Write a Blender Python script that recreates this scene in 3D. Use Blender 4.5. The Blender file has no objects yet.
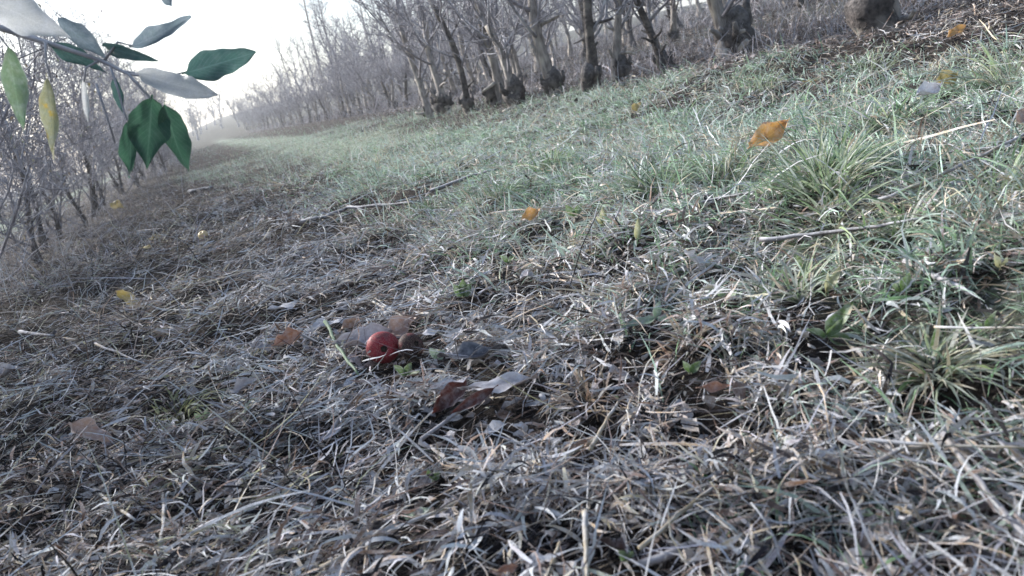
import bpy, math, random
import numpy as np
from mathutils import Vector, Matrix

sc = bpy.context.scene
COL = sc.collection
rng = np.random.default_rng(7)
random.seed(7)

# ------------------------------------------------------------------ camera
W, Hh, F = 1024, 576, 800.0
VPX, VPY, ROLL = 200.0, 140.0, math.radians(12.0)     # where the row direction vanishes, camera roll
CAM_H = 0.45


def height(x, y):
    """Ground height: hillside falling to the left, with hummocks near the camera."""
    x = np.asarray(x, float); y = np.asarray(y, float)
    z = 0.07 * 45.0 * np.tanh(x / 45.0)
    z = z + 4.5 * np.tanh(np.maximum(y - 58, 0) / 110.0) * np.clip((x + 25) / 30, 0, 1) ** 1.5   # the rise at the end of the alley
    r2 = x * x + y * y
    fade = 1.0 / (1.0 + r2 / 150.0)
    b = np.zeros_like(z)
    for k, (wl, am, a, ph) in enumerate(_WAVES):
        b = b + am * np.sin((x * math.cos(a) + y * math.sin(a)) * 2 * math.pi / wl + ph)
    lane = np.clip((x - 0.35) / 0.6, 0, 1)
    lane = lane * lane * (3 - 2 * lane)
    return z + fade * b + 0.035 * lane * np.clip((3.6 - x) / 1.0, 0, 1)


_wr = random.Random(3)
_WAVES = [(_wr.uniform(0.9, 2.6), _wr.uniform(.006, .013), _wr.uniform(0, 6.28), _wr.uniform(0, 6.28)) for _ in range(8)] + \
         [(_wr.uniform(0.22, 0.5), _wr.uniform(.003, .0065), _wr.uniform(0, 6.28), _wr.uniform(0, 6.28)) for _ in range(8)] + \
         [(_wr.uniform(0.10, 0.2), _wr.uniform(.0015, .003), _wr.uniform(0, 6.28), _wr.uniform(0, 6.28)) for _ in range(8)]

v = Vector((VPX - W / 2, Hh / 2 - VPY, -F)).normalized()
hdir = Vector((math.cos(ROLL), math.sin(ROLL), 0))
up = hdir.cross(v) * -1
up = v.cross(hdir) * -1 if up.y < 0 else up
up.normalize()
xr = v.cross(up).normalized()
R = Matrix((xr, v, up))                                # world rows expressed in camera axes
CAM = Vector((0, 0, CAM_H + float(height(0, 0))))
cd = bpy.data.cameras.new('camera'); cam = bpy.data.objects.new('camera', cd); COL.objects.link(cam)
cam.matrix_world = Matrix.Translation(CAM) @ R.to_4x4()
cd.sensor_width = 36.0; cd.lens = F / W * 36.0
cd.clip_start = 0.02; cd.clip_end = 2000
cd.dof.use_dof = True; cd.dof.focus_distance = 1.7; cd.dof.aperture_fstop = 9.0
sc.camera = cam

# ------------------------------------------------------------------ light
SUN_EL, SUN_AZ = math.radians(30), math.radians(-34)    # azimuth from +Y, negative to the left
world = bpy.data.worlds.new('World'); sc.world = world; world.use_nodes = True
wn = world.node_tree; wn.nodes.clear()
sky = wn.nodes.new('ShaderNodeTexSky'); sky.sky_type = 'NISHITA'; sky.sun_disc = False
sky.sun_elevation = SUN_EL; sky.sun_rotation = SUN_AZ
sky.air_density = 1.0; sky.dust_density = 1.6; sky.ozone_density = 1.5
hs = wn.nodes.new('ShaderNodeHueSaturation'); hs.inputs['Saturation'].default_value = 0.88
bg = wn.nodes.new('ShaderNodeBackground'); bg.inputs['Strength'].default_value = 0.08
wo = wn.nodes.new('ShaderNodeOutputWorld')
wn.links.new(sky.outputs[0], hs.inputs['Color']); wn.links.new(hs.outputs[0], bg.inputs[0]); wn.links.new(bg.outputs[0], wo.inputs[0])
sd = bpy.data.lights.new('sun', 'SUN'); sd.energy = 3.6; sd.angle = math.radians(9); sd.color = (1.0, .975, .945)
sun = bpy.data.objects.new('sun', sd); COL.objects.link(sun)
sdir = Vector((math.sin(SUN_AZ) * math.cos(SUN_EL), math.cos(SUN_AZ) * math.cos(SUN_EL), math.sin(SUN_EL)))
sun.rotation_euler = (-sdir).to_track_quat('-Z', 'Y').to_euler()

sc.view_settings.view_transform = 'Standard'; sc.view_settings.look = 'None'
sc.view_settings.gamma = 1.0; sc.view_settings.use_curve_mapping = False
sc.view_settings.exposure = 1.5
sc.render.engine = 'CYCLES'
sc.cycles.use_denoising = True
sc.cycles.max_bounces = 6; sc.cycles.diffuse_bounces = 3; sc.cycles.transmission_bounces = 4
sc.cycles.volume_bounces = 0; sc.cycles.transparent_max_bounces = 4


# ------------------------------------------------------------------ helpers
def smooth(a, b, x):
    t = np.clip((x - a) / (b - a), 0, 1)
    return t * t * (3 - 2 * t)


def ray(px, py):
    d = R @ Vector((px - W / 2, Hh / 2 - py, -F)); d /= F
    return d                                            # unit depth along the optical axis


def at(px, py, depth):
    return CAM + ray(px, py) * depth


def ground(px, py, lift=0.0):
    d = ray(px, py); t0 = 0.3; t = 0.3
    while t < 120:
        p = CAM + d * t
        if p.z < float(height(p.x, p.y)) + lift:
            lo, hi = t0, t
            for _ in range(30):
                m = (lo + hi) / 2; p = CAM + d * m
                if p.z < float(height(p.x, p.y)) + lift: hi = m
                else: lo = m
            return CAM + d * hi
        t0 = t; t *= 1.015
    return CAM + d * 100


def depth_of(p):
    return (p - CAM).dot(ray(W / 2, Hh / 2))


def link(o, parent=None):
    COL.objects.link(o)
    if parent is not None: o.parent = parent
    return o


def tag(o, label, cat, group=None):
    o['label'] = label; o['category'] = cat
    if group: o['group'] = group
    return o


def empty(name, loc=(0, 0, 0), rot=(0, 0, 0), scale=1.0):
    o = bpy.data.objects.new(name, None); link(o)
    o.location = loc; o.rotation_euler = rot
    o.scale = (scale,) * 3 if isinstance(scale, float) else scale
    o.empty_display_size = .1
    return o


def mesh_np(name, verts, quads, cols=None, uv=None, smooth_=True):
    """verts (N,3), quads (M,4) int (a repeated last index makes a triangle is not allowed: true quads only)."""
    me = bpy.data.meshes.new(name)
    n, m = len(verts), len(quads)
    k = quads.shape[1]
    me.vertices.add(n); me.vertices.foreach_set('co', np.ascontiguousarray(verts, np.float32).ravel())
    me.loops.add(m * k); me.loops.foreach_set('vertex_index', np.ascontiguousarray(quads, np.int32).ravel())
    me.polygons.add(m)
    me.polygons.foreach_set('loop_start', np.arange(0, m * k, k, dtype=np.int32))
    if smooth_: me.polygons.foreach_set('use_smooth', np.ones(m, bool))
    if cols is not None:
        a = me.attributes.new('col', 'FLOAT_COLOR', 'POINT')
        a.data.foreach_set('color', np.ascontiguousarray(cols, np.float32).ravel())
    if uv is not None:
        a = me.attributes.new('luv', 'FLOAT_VECTOR', 'POINT')
        a.data.foreach_set('vector', np.ascontiguousarray(uv, np.float32).ravel())
    me.update(calc_edges=True); me.validate(clean_customdata=False)
    return me


class MB:
    """Collects mixed faces for a small mesh."""
    def __init__(s): s.v = []; s.f = []; s.uv = []
    def tube(s, pts, rad, sides=6, cap=True, knob=0.0, rnd=None):
        n0 = len(s.v); prev = None
        pts = [Vector(p) for p in pts]
        for i, p in enumerate(pts):
            t = (pts[min(i + 1, len(pts) - 1)] - pts[max(i - 1, 0)])
            t = t.normalized() if t.length > 1e-9 else Vector((0, 0, 1))
            if prev is None:
                a = t.orthogonal().normalized()
            else:
                a = (prev - t * prev.dot(t)); a = a.normalized() if a.length > 1e-6 else t.orthogonal().normalized()
            prev = a; b = t.cross(a)
            for k in range(sides):
                an = 2 * math.pi * k / sides
                rr = rad[i] * (1 + (knob * (rnd.random() * 2 - 1) if rnd else 0))
                s.v.append(tuple(p + (a * math.cos(an) + b * math.sin(an)) * rr)); s.uv.append((k / sides, i / max(1, len(pts) - 1), 0))
        for i in range(len(pts) - 1):
            for k in range(sides):
                a0 = n0 + i * sides + k; a1 = n0 + i * sides + (k + 1) % sides
                s.f.append((a0, a1, a1 + sides, a0 + sides))
        if cap:
            s.f.append(tuple(n0 + k for k in range(sides))[::-1])
            e = n0 + (len(pts) - 1) * sides
            s.f.append(tuple(e + k for k in range(sides)))
    def mesh(s, name, mat=None, smooth_=True):
        me = bpy.data.meshes.new(name); me.from_pydata(s.v, [], s.f)
        if smooth_: me.polygons.foreach_set('use_smooth', np.ones(len(s.f), bool))
        if len(s.uv) == len(s.v):
            a = me.attributes.new('luv', 'FLOAT_VECTOR', 'POINT')
            a.data.foreach_set('vector', np.array(s.uv, np.float32).ravel())
        if mat: me.materials.append(mat)
        me.update()
        return me


# ------------------------------------------------------------------ materials
def newmat(name):
    m = bpy.data.materials.new(name); m.use_nodes = True
    nt = m.node_tree; nt.nodes.clear()
    out = nt.nodes.new('ShaderNodeOutputMaterial')
    return m, nt, out


def N(nt, t, **kw):
    n = nt.nodes.new(t)
    for k, v_ in kw.items():
        if k in n.inputs: n.inputs[k].default_value = v_
        else: setattr(n, k, v_)
    return n


def mix(nt, fac, a, b, blend='MIX'):
    n = nt.nodes.new('ShaderNodeMix'); n.data_type = 'RGBA'; n.blend_type = blend
    for s, val in ((n.inputs[0], fac), (n.inputs[6], a), (n.inputs[7], b)):
        if isinstance(val, (int, float)): s.default_value = val
        elif isinstance(val, tuple): s.default_value = val if len(val) == 4 else (*val, 1)
        else: nt.links.new(val, s)
    return n.outputs[2]


def ramp(nt, src, lo, hi, v0=0.0, v1=1.0):
    n = nt.nodes.new('ShaderNodeMapRange'); n.inputs[1].default_value = lo; n.inputs[2].default_value = hi
    n.inputs[3].default_value = v0; n.inputs[4].default_value = v1
    nt.links.new(src, n.inputs[0]); return n.outputs[0]


def math_(nt, op, a, b=None):
    n = nt.nodes.new('ShaderNodeMath'); n.operation = op
    for s, val in ((n.inputs[0], a), (n.inputs[1], b)):
        if val is None: continue
        if isinstance(val, (int, float)): s.default_value = val
        else: nt.links.new(val, s)
    return n.outputs[0]


def noise(nt, scale, detail=3.0, vec=None, rough=.6):
    n = N(nt, 'ShaderNodeTexNoise', Scale=scale, Detail=detail, Roughness=rough)
    if vec is not None: nt.links.new(vec, n.inputs['Vector'])
    return n.outputs[0]


FROST = (.66, .68, .73)


def blade_material(name, frost=.55, trans=.25):
    m, nt, out = newmat(name)
    at_ = N(nt, 'ShaderNodeAttribute', attribute_name='col')
    geo = N(nt, 'ShaderNodeNewGeometry')
    side = math_(nt, 'ABSOLUTE', math_(nt, 'SUBTRACT', math_(nt, 'MULTIPLY', at_.outputs['Alpha'], 2.0), 1.0))
    edge = ramp(nt, side, .45, 1.0)                                   # rime grows along the blade's edges
    nz = math_(nt, 'MULTIPLY', ramp(nt, noise(nt, 45.0, 3, geo.outputs['Position']), .36, .62), ramp(nt, noise(nt, 420.0, 2, geo.outputs['Position']), .34, .56, .25, 1.0))
    fine = noise(nt, 600.0, 2, geo.outputs['Position'])
    fr = math_(nt, 'MULTIPLY', math_(nt, 'MAXIMUM', math_(nt, 'MULTIPLY', math_(nt, 'MULTIPLY', edge, ramp(nt, fine, .35, .6, .3, 1.0)), .9), nz), frost)
    lum = N(nt, 'ShaderNodeRGBToBW'); nt.links.new(at_.outputs['Color'], lum.inputs[0])
    fr = math_(nt, 'MULTIPLY', fr, ramp(nt, lum.outputs[0], .03, .16, .04, 1.0))
    c = mix(nt, fr, at_.outputs['Color'], FROST)
    c = mix(nt, 1.0, c, mix(nt, fine, (.62, .62, .62), (1.25, 1.25, 1.25)), 'MULTIPLY')
    d = N(nt, 'ShaderNodeBsdfPrincipled', Roughness=.9); nt.links.new(c, d.inputs['Base Color'])
    d.inputs['Specular IOR Level'].default_value = .08
    t = N(nt, 'ShaderNodeBsdfTranslucent'); nt.links.new(c, t.inputs[0])
    ms = N(nt, 'ShaderNodeMixShader'); ms.inputs[0].default_value = trans
    nt.links.new(d.outputs[0], ms.inputs[1]); nt.links.new(t.outputs[0], ms.inputs[2]); nt.links.new(ms.outputs[0], out.inputs[0])
    return m


def leaf_material(name, col, col2, back=None, frost=.3, trans=.3, rough=.5, spots=None, vein=.35):
    m, nt, out = newmat(name)
    uv = N(nt, 'ShaderNodeAttribute', attribute_name='luv')
    sep = N(nt, 'ShaderNodeSeparateXYZ'); nt.links.new(uv.outputs['Vector'], sep.inputs[0])
    geo = N(nt, 'ShaderNodeNewGeometry'); tc = N(nt, 'ShaderNodeTexCoord')
    au = math_(nt, 'ABSOLUTE', math_(nt, 'SUBTRACT', sep.outputs[0], .5))       # 0 at midrib, .5 at edge
    n1 = noise(nt, 60.0, 4, tc.outputs['Object'])
    c = mix(nt, ramp(nt, n1, .35, .65), col, col2)
    if spots:
        c = mix(nt, ramp(nt, noise(nt, 38.0, 3, tc.outputs['Object']), .55, .62), c, spots)
    # veins: midrib and slanted side veins
    mid = ramp(nt, au, 0.0, .035, 1, 0)
    ph = math_(nt, 'SUBTRACT', math_(nt, 'MULTIPLY', sep.outputs[1], 11.0), math_(nt, 'MULTIPLY', au, 7.0))
    sv = ramp(nt, math_(nt, 'ABSOLUTE', math_(nt, 'SUBTRACT', math_(nt, 'FRACT', ph), .5)), 0.0, .09, .8, 0)
    vn = math_(nt, 'MULTIPLY', math_(nt, 'MAXIMUM', mid, sv), vein)
    c = mix(nt, vn, c, tuple(min(1, x * 1.7 + .06) for x in col))
    if back:
        c = mix(nt, geo.outputs['Backfacing'], c, mix(nt, vn, back, tuple(min(1, x * 1.4 + .04) for x in back)))
    fn = ramp(nt, noise(nt, 90.0, 4, tc.outputs['Object']), .42, .7)
    fe = ramp(nt, au, .40, .5)
    fr = math_(nt, 'MULTIPLY', math_(nt, 'MAXIMUM', fn, fe), frost)
    c = mix(nt, fr, c, FROST)
    c = mix(nt, 1.0, c, mix(nt, noise(nt, 700.0, 2, tc.outputs['Object']), (.7, .7, .7), (1.2, 1.2, 1.2)), 'MULTIPLY')
    d = N(nt, 'ShaderNodeBsdfPrincipled', Roughness=rough); nt.links.new(c, d.inputs['Base Color'])
    bp = N(nt, 'ShaderNodeBump', Strength=.4, Distance=.001); nt.links.new(math_(nt, 'ADD', vn, n1), bp.inputs['Height']); nt.links.new(bp.outputs[0], d.inputs['Normal'])
    t = N(nt, 'ShaderNodeBsdfTranslucent'); nt.links.new(c, t.inputs[0])
    ms = N(nt, 'ShaderNodeMixShader'); ms.inputs[0].default_value = trans
    nt.links.new(d.outputs[0], ms.inputs[1]); nt.links.new(t.outputs[0], ms.inputs[2]); nt.links.new(ms.outputs[0], out.inputs[0])
    return m


def rough_material(name, c1, c2, scale, c3=None, rough=.85, bump=.5, dist=.01, frost=0.0, stretch=None):
    m, nt, out = newmat(name)
    tc = N(nt, 'ShaderNodeTexCoord'); vec = tc.outputs['Object']
    if stretch:
        mp = N(nt, 'ShaderNodeMapping'); mp.inputs['Scale'].default_value = stretch
        nt.links.new(vec, mp.inputs[0]); vec = mp.outputs[0]
    n1 = noise(nt, scale, 6, vec); n2 = noise(nt, scale * .23, 3, vec)
    c = mix(nt, ramp(nt, n1, .35, .65), c1, c2)
    if c3: c = mix(nt, ramp(nt, n2, .5, .62), c, c3)
    if frost:
        g = N(nt, 'ShaderNodeNewGeometry'); sp = N(nt, 'ShaderNodeSeparateXYZ'); nt.links.new(g.outputs['Normal'], sp.inputs[0])
        f = math_(nt, 'MULTIPLY', math_(nt, 'MULTIPLY', ramp(nt, sp.outputs[2], -.1, .8), ramp(nt, n1, .3, .6)), frost)
        c = mix(nt, f, c, FROST)
    d = N(nt, 'ShaderNodeBsdfPrincipled', Roughness=rough); nt.links.new(c, d.inputs['Base Color'])
    d.inputs['Specular IOR Level'].default_value = .25
    bp = N(nt, 'ShaderNodeBump', Strength=bump, Distance=dist); nt.links.new(n1, bp.inputs['Height']); nt.links.new(bp.outputs[0], d.inputs['Normal'])
    nt.links.new(d.outputs[0], out.inputs[0])
    return m


M_bark = rough_material('bark', (.14, .12, .11), (.36, .325, .29), 34, (.50, .44, .36), bump=.9, dist=.012, frost=.25, stretch=(1, 1, .35))
M_bark_dark = rough_material('bark_dark', (.028, .025, .025), (.10, .085, .08), 40, (.17, .15, .13), bump=1.0, dist=.015, frost=.15)
M_twig = rough_material('twig_bark', (.15, .138, .15), (.31, .295, .32), 25, (.43, .42, .45), bump=.3, frost=.5)
M_stick = rough_material('stick_bark', (.045, .04, .042), (.13, .115, .115), 60, (.2, .19, .2), bump=.7, dist=.003, frost=.5)
M_stick_pale = rough_material('stick_pale', (.20, .185, .19), (.34, .325, .34), 70, (.27, .22, .165), bump=.5, dist=.002, frost=.4)
M_straw = rough_material('straw_stem', (.30, .24, .15), (.44, .38, .27), 70, (.40, .40, .41), bump=.4, dist=.002, frost=.35)
M_grassblade = blade_material('frosted_grass_blade', .5, .3)
M_litterblade = blade_material('frosted_straw_blade', .85, .06)
M_tuft = blade_material('tussock_blade', .38, .3)

# ------------------------------------------------------------------ ground sheet
def axis(lo, hi, fine, f_lo, f_hi):
    a = list(np.arange(f_lo, f_hi, fine)); s = fine
    while a[-1] < hi: s *= 1.12; a.append(a[-1] + s)
    s = fine; b = [a[0]]
    while b[-1] > lo: s *= 1.12; b.append(b[-1] - s)
    return np.array(b[:0:-1] + a)


gx = axis(-220, 220, .035, -1.8, 3.6); gy = axis(-60, 300, .035, .2, 4.2)
X, Y = np.meshgrid(gx, gy); Z = height(X, Y)
verts = np.stack([X, Y, Z], -1).reshape(-1, 3)
nx, ny = len(gx), len(gy)
ii = (np.arange(ny - 1)[:, None] * nx + np.arange(nx - 1)[None]).ravel()
gm = mesh_np('ground', verts, np.stack([ii, ii + 1, ii + nx + 1, ii + nx], 1))


def ground_material():
    m, nt, out = newmat('orchard_soil')
    g = N(nt, 'ShaderNodeNewGeometry'); p = g.outputs['Position']
    sp = N(nt, 'ShaderNodeSeparateXYZ'); nt.links.new(p, sp.inputs[0])
    wob = math_(nt, 'MULTIPLY', math_(nt, 'SUBTRACT', noise(nt, 1.3, 3, p), .5), 1.0)
    xx = math_(nt, 'ADD', sp.outputs[0], wob)
    # lanes repeat every row spacing (4.6 m): grass in the alleys, bare litter strips beneath the trees at x=-1.1+4.6k
    ph = math_(nt, 'FRACT', math_(nt, 'DIVIDE', math_(nt, 'ADD', xx, 1.1), 4.6))
    dist = math_(nt, 'MULTIPLY', math_(nt, 'SUBTRACT', .5, math_(nt, 'ABSOLUTE', math_(nt, 'SUBTRACT', ph, .5))), 4.6)
    lane = ramp(nt, dist, 1.75, 2.1)
    lane = math_(nt, 'MULTIPLY', lane, ramp(nt, sp.outputs[0], 2.8, 4.2, 1.0, .15))
    far = ramp(nt, sp.outputs[1], 50, 64)
    lane = math_(nt, 'ADD', math_(nt, 'MULTIPLY', lane, math_(nt, 'SUBTRACT', 1.0, far)), math_(nt, 'MULTIPLY', far, .15))
    soil = mix(nt, ramp(nt, noise(nt, 30, 5, p), .35, .65), (.014, .012, .011), (.045, .037, .033))
    soil = mix(nt, ramp(nt, noise(nt, 90, 4, p), .60, .70), soil, (.16, .155, .165))
    gr = mix(nt, ramp(nt, noise(nt, 22, 5, p), .35, .65), (.055, .075, .045), (.20, .24, .18))
    gr = mix(nt, ramp(nt, noise(nt, 120, 3, p), .52, .66), gr, (.40, .44, .42))
    c = mix(nt, lane, soil, gr)
    d = N(nt, 'ShaderNodeBsdfPrincipled', Roughness=.95); nt.links.new(c, d.inputs['Base Color'])
    d.inputs['Specular IOR Level'].default_value = .1
    bp = N(nt, 'ShaderNodeBump', Strength=1.0, Distance=.02); nt.links.new(noise(nt, 45, 6, p), bp.inputs['Height']); nt.links.new(bp.outputs[0], d.inputs['Normal'])
    nt.links.new(d.outputs[0], out.inputs[0])
    return m


gm.materials.append(ground_material())
go = link(bpy.data.objects.new('ground', gm)); go['kind'] = 'structure'
go['label'] = 'dark frosty orchard soil sloping up to the right'


# ------------------------------------------------------------------ blades
def field(x, y):
    return (0.5 + 1.3 * np.sin(x * 3.1 + 1.3 * np.sin(y * 2.3 + .5)) + 1.1 * np.sin(y * 2.7 - 1.7 * x + 2.0) + .6 * np.sin(9 * x + 7 * y))


def blob(x, y, s, seed):
    r = np.random.default_rng(seed); o = np.zeros_like(x)
    for k in range(7):
        a = r.uniform(0, 6.28); w = s * r.uniform(.6, 1.8)
        o += np.sin((x * math.cos(a) + y * math.sin(a)) * 6.28 / w + r.uniform(0, 6.28))
    return o / 7 ** .5 / 1.4


def blades(P, head, elev, length, width, droop, cols, segs, kink=.25, tip=.12, rg=rng, roll=None):
    """Curved tapering strips. droop = total change of elevation from root to tip (radians)."""
    n = len(P)
    s = np.linspace(0, 1, segs + 1)
    el = elev[:, None] - droop[:, None] * s[None, :-1]
    hd = head[:, None] + np.cumsum(rg.normal(0, kink, (n, segs)), 1)
    el = el + np.cumsum(rg.normal(0, kink * .6, (n, segs)), 1) * .6
    step = (length / segs)[:, None, None] * np.stack([np.cos(el) * np.cos(hd), np.cos(el) * np.sin(hd), np.sin(el)], -1)
    C = np.concatenate([P[:, None, :], P[:, None, :] + np.cumsum(step, 1)], 1)      # (n, segs+1, 3)
    # keep above the soil
    gz = height(C[..., 0], C[..., 1]) + .002
    C[..., 2] = np.maximum(C[..., 2], gz + rg.uniform(0, .008, (n, 1)))
    T = np.empty_like(C); T[:, :-1] = C[:, 1:] - C[:, :-1]; T[:, -1] = T[:, -2]
    T /= np.linalg.norm(T, axis=-1, keepdims=True) + 1e-9
    if roll is None: roll = rg.uniform(-1.2, 1.2, n)
    S = np.stack([-T[..., 1], T[..., 0], np.zeros_like(T[..., 0])], -1)
    S /= np.linalg.norm(S, axis=-1, keepdims=True) + 1e-9
    Nn = np.cross(S, T)
    S = S * np.cos(roll)[:, None, None] + Nn * np.sin(roll)[:, None, None]
    prof = np.minimum(1, (s * 5 + .55)) * np.clip(1 - s ** 2.2 * (1 - tip), tip, 1)
    w = (width[:, None] * prof[None])[..., None] * .5
    V = np.stack([C - S * w, C + S * w], 2)                                        # (n, segs+1, 2, 3)
    c4 = np.ones((n, segs + 1, 2, 4), np.float32)
    c4[..., :3] = cols[:, None, None, :]
    c4[:, :, 0, 3] = 0; c4[:, :, 1, 3] = 1
    base = (np.arange(n) * (segs + 1) * 2)[:, None] + (np.arange(segs) * 2)[None]
    Q = np.stack([base, base + 1, base + 3, base + 2], -1).reshape(-1, 4)
    return V.reshape(-1, 3), Q, c4.reshape(-1, 4)


def pack(parts):
    vs, qs, cs, o = [], [], [], 0
    for v_, q, c in parts:
        vs.append(v_); qs.append(q + o); cs.append(c); o += len(v_)
    return np.concatenate(vs), np.concatenate(qs), np.concatenate(cs)


PAL_LITTER = np.array([(.54, .53, .525), (.28, .275, .28), (.44, .325, .205), (.15, .085, .05), (.47, .40, .26), (.024, .022, .024), (.36, .35, .17)])
PAL_UNDER_SHADE = np.array([(.028, .022, .020), (.065, .042, .030), (.022, .022, .026), (.10, .078, .058)])
PAL_GREEN = np.array([(.22, .38, .19), (.085, .20, .07), (.42, .57, .45), (.40, .34, .22), (.58, .62, .61), (.20, .13, .085)])


def pick(pal, wts, n, rg=rng):
    w = np.array(wts, float)
    if w.ndim == 1:
        i = rg.choice(len(pal), n, p=w / w.sum())
    else:
        cw = np.cumsum(w / w.sum(1, keepdims=True), 1); i = (rg.random((n, 1)) > cw).sum(1).clip(0, len(pal) - 1)
    c = pal[i] * rg.uniform(.72, 1.25, (n, 1)) * rg.uniform(.94, 1.06, (n, 3))
    return c.clip(0, .85)


def lane_w(x, y):
    """1 in the grass alleys, 0 on the litter strips under the trees."""
    edge = .55 - .08 * smooth(1.2, 3.5, y) - .9 * smooth(4, 12, y)
    d = ((x + 1.1) % 4.6)
    first = smooth(edge - .28, edge + .25, x + .10 * blob(x, y, .7, 5)) * (1 - smooth(2.15, 2.7, x + .1 * blob(x, y, .9, 6)))
    other = np.where(x > 3, .12, 1.0) * smooth(1.2, 1.7, d) * (1 - smooth(3.3, 3.9, d))
    return np.where((x > -1.2) & (x < 3.4), first, other)


def scatter(n, ylo, yhi, xlo, xhi):
    return rng.uniform(xlo, xhi, n), rng.uniform(ylo, yhi, n)


def region(n, r0, r1, extra=.35):
    """Points in a wedge a little wider than the view, at ground distance r0..r1 (uniform by area)."""
    r = np.sqrt(rng.uniform(r0 * r0, r1 * r1, n))
    a = rng.uniform(math.radians(-24), math.radians(72), n)         # from +Y towards +X
    return r * np.sin(a), r * np.cos(a)


CLEAR = []                                             # (x, y, radius): where a leaf, apple or weed lies on top of the straw


def clear(p, r): CLEAR.append((p.x, p.y, r))


def free_of(x, y):
    ok = np.ones(len(x), bool)
    for (cx, cy, r) in CLEAR:
        dx, dy = x - cx, y - cy
        n = math.hypot(cx, cy); ux, uy = -cx / n, -cy / n           # towards the camera
        al = dx * ux + dy * uy; la = np.abs(dx * uy - dy * ux)
        ok &= ~((al > -r * .7) & (al < r + .07) & (la < r * 1.1) & (rng.random(len(x)) < .90))
    return ok


def build_cover():
    lit, grs = [], []
    # rings: distance from, to, points, segments, size factor, litter share
    for (r0, r1, n, segs, k) in ((.42, 1.35, 105000, 4, 1.0), (1.35, 2.6, 125000, 3, 1.08), (2.6, 5.5, 125000, 2, 1.35), (5.5, 13, 130000, 1, 1.9), (13, 45, 60000, 1, 3.6)):
        x, y = region(n, r0, r1)
        lw = lane_w(x, y)
        clump = (.45 * blob(x, y, .07, 13) + .55 * blob(x, y, .15, 11) + .5 * blob(x, y, .36, 12)) if r1 < 3 else (.6 * blob(x, y, .5, 11) + .6 * blob(x, y, 1.1, 12))
        keep = rng.random(n) < np.clip(smooth(-.85, .45, clump) + .35 * lw, .03, 1)
        if r1 < 6: keep &= free_of(x, y)
        x, y, lw, clump = x[keep], y[keep], lw[keep], clump[keep]
        isg = rng.random(len(x)) < lw * np.clip((.70 if r1 < 3 else .78) + .3 * blob(x, y, .45, 41) + .15 * blob(x, y, 1.3, 42), .1, 1)
        # ---- litter and straw
        a, b, l, cl = x[~isg], y[~isg], lw[~isg], clump[~isg]; m = len(a)
        under = rng.random(m) < .45                                 # near-black blades beneath the frosted top straw: gap shade put into their colour
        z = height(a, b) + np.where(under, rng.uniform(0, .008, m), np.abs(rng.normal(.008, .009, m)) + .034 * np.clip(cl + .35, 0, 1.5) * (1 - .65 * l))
        hd = field(a, b) * .6 + rng.normal(0, .9, m) + np.where(rng.random(m) < .5, math.pi, 0)
        upr = rng.random(m) < .2
        el = np.where(upr, rng.uniform(.3, 1.1, m), rng.normal(.06, .24, m))
        L = rng.gamma(2.4, .0195, m).clip(.008, .16) * k ** .5
        wd = np.where(rng.random(m) < (.32 if r1 < 1.4 else .17), rng.uniform(.0028, .006, m), rng.gamma(4, .00050, m).clip(.0008, .005)) * k
        L = np.where(wd > .0028 * k, np.minimum(L, .045 * k ** .5), L)
        dr = np.where(upr, rng.uniform(.2, 2.6, m), rng.normal(.12, .4, m))
        strip = smooth(2.1, 2.6, a)                                  # brown leaf-strewn strip under the trees
        frosty = np.clip(.5 + .75 * smooth(-.25, .12, a) - .26 + .45 * blob(a, b, .45, 21), .10, 1.1) * (1 - .75 * strip)
        tan = np.clip(.40 + .85 * smooth(.15, .6, a) + .4 * blob(a, b, .6, 23), .05, 1.2)
        olive = .22 * (1 - smooth(-.2, .3, a)) * np.clip(.4 + .9 * blob(a, b, .5, 27), 0, 1.3)
        wts = np.stack([.62 * frosty, .20 * np.ones(m), .55 * tan, .32 + .5 * strip, .10 * tan, .10 + .30 * (1.15 - frosty), olive], 1)
        cols = np.where(under[:, None], pick(PAL_UNDER_SHADE, (.3, .3, .25, .15), m), pick(PAL_LITTER, wts, m))
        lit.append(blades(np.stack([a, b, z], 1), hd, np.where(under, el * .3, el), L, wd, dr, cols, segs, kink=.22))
        # ---- grass
        a, b, cl = x[isg], y[isg], clump[isg]; m = len(a)
        z = height(a, b) + .008
        hd = rng.uniform(0, 6.283, m) * .7 + field(a, b) * .5
        el = rng.normal(.6, .4, m).clip(.02, 1.4)
        L = rng.gamma(5, .0085, m).clip(.016, .13) * (1 + .45 * np.clip(cl, -.8, 1.5)) * k ** .45
        wd = rng.gamma(5, .00052, m).clip(.001, .005) * k
        dr = rng.uniform(.2, 1.9, m)
        g = np.clip(.6 + .8 * blob(a, b, .5, 31), .05, 1.5)
        wts = np.stack([.34 * g, .24 * g, .36 * np.ones(m), .30 * np.clip(1.25 - g, .05, 2), .18 * np.ones(m), .08 * np.ones(m)], 1)
        cols = pick(PAL_GREEN, wts, m)
        grs.append(blades(np.stack([a, b, z], 1), hd, el, L, wd, dr, cols, segs, kink=.14))
    # tangled thin dark stems on the strip at the left
    n = 9000
    x, y = region(n, .7, 6.0); ok = x < .25 + .2 * rng.normal(0, 1, n); x, y = x[ok], y[ok]; m = len(x)
    el = rng.uniform(-.05, 1.0, m); L = rng.uniform(.06, .26, m)
    cols = pick(PAL_LITTER, (.5, .2, .3, .3, .4, .9, .5), m)
    lit.append(blades(np.stack([x, y, height(x, y)], 1), rng.uniform(0, 6.28, m), el, L, rng.uniform(.001, .0024, m) * (1 + .15 * y), rng.uniform(-.3, 1.3, m), cols, 4, kink=.16))
    # crumbs of broken straw between the stems
    n = 22000
    x, y = region(n, .45, 1.9)
    cols = pick(PAL_LITTER, (.35, .15, .25, .4, .1, .8, .1), n)
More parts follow.
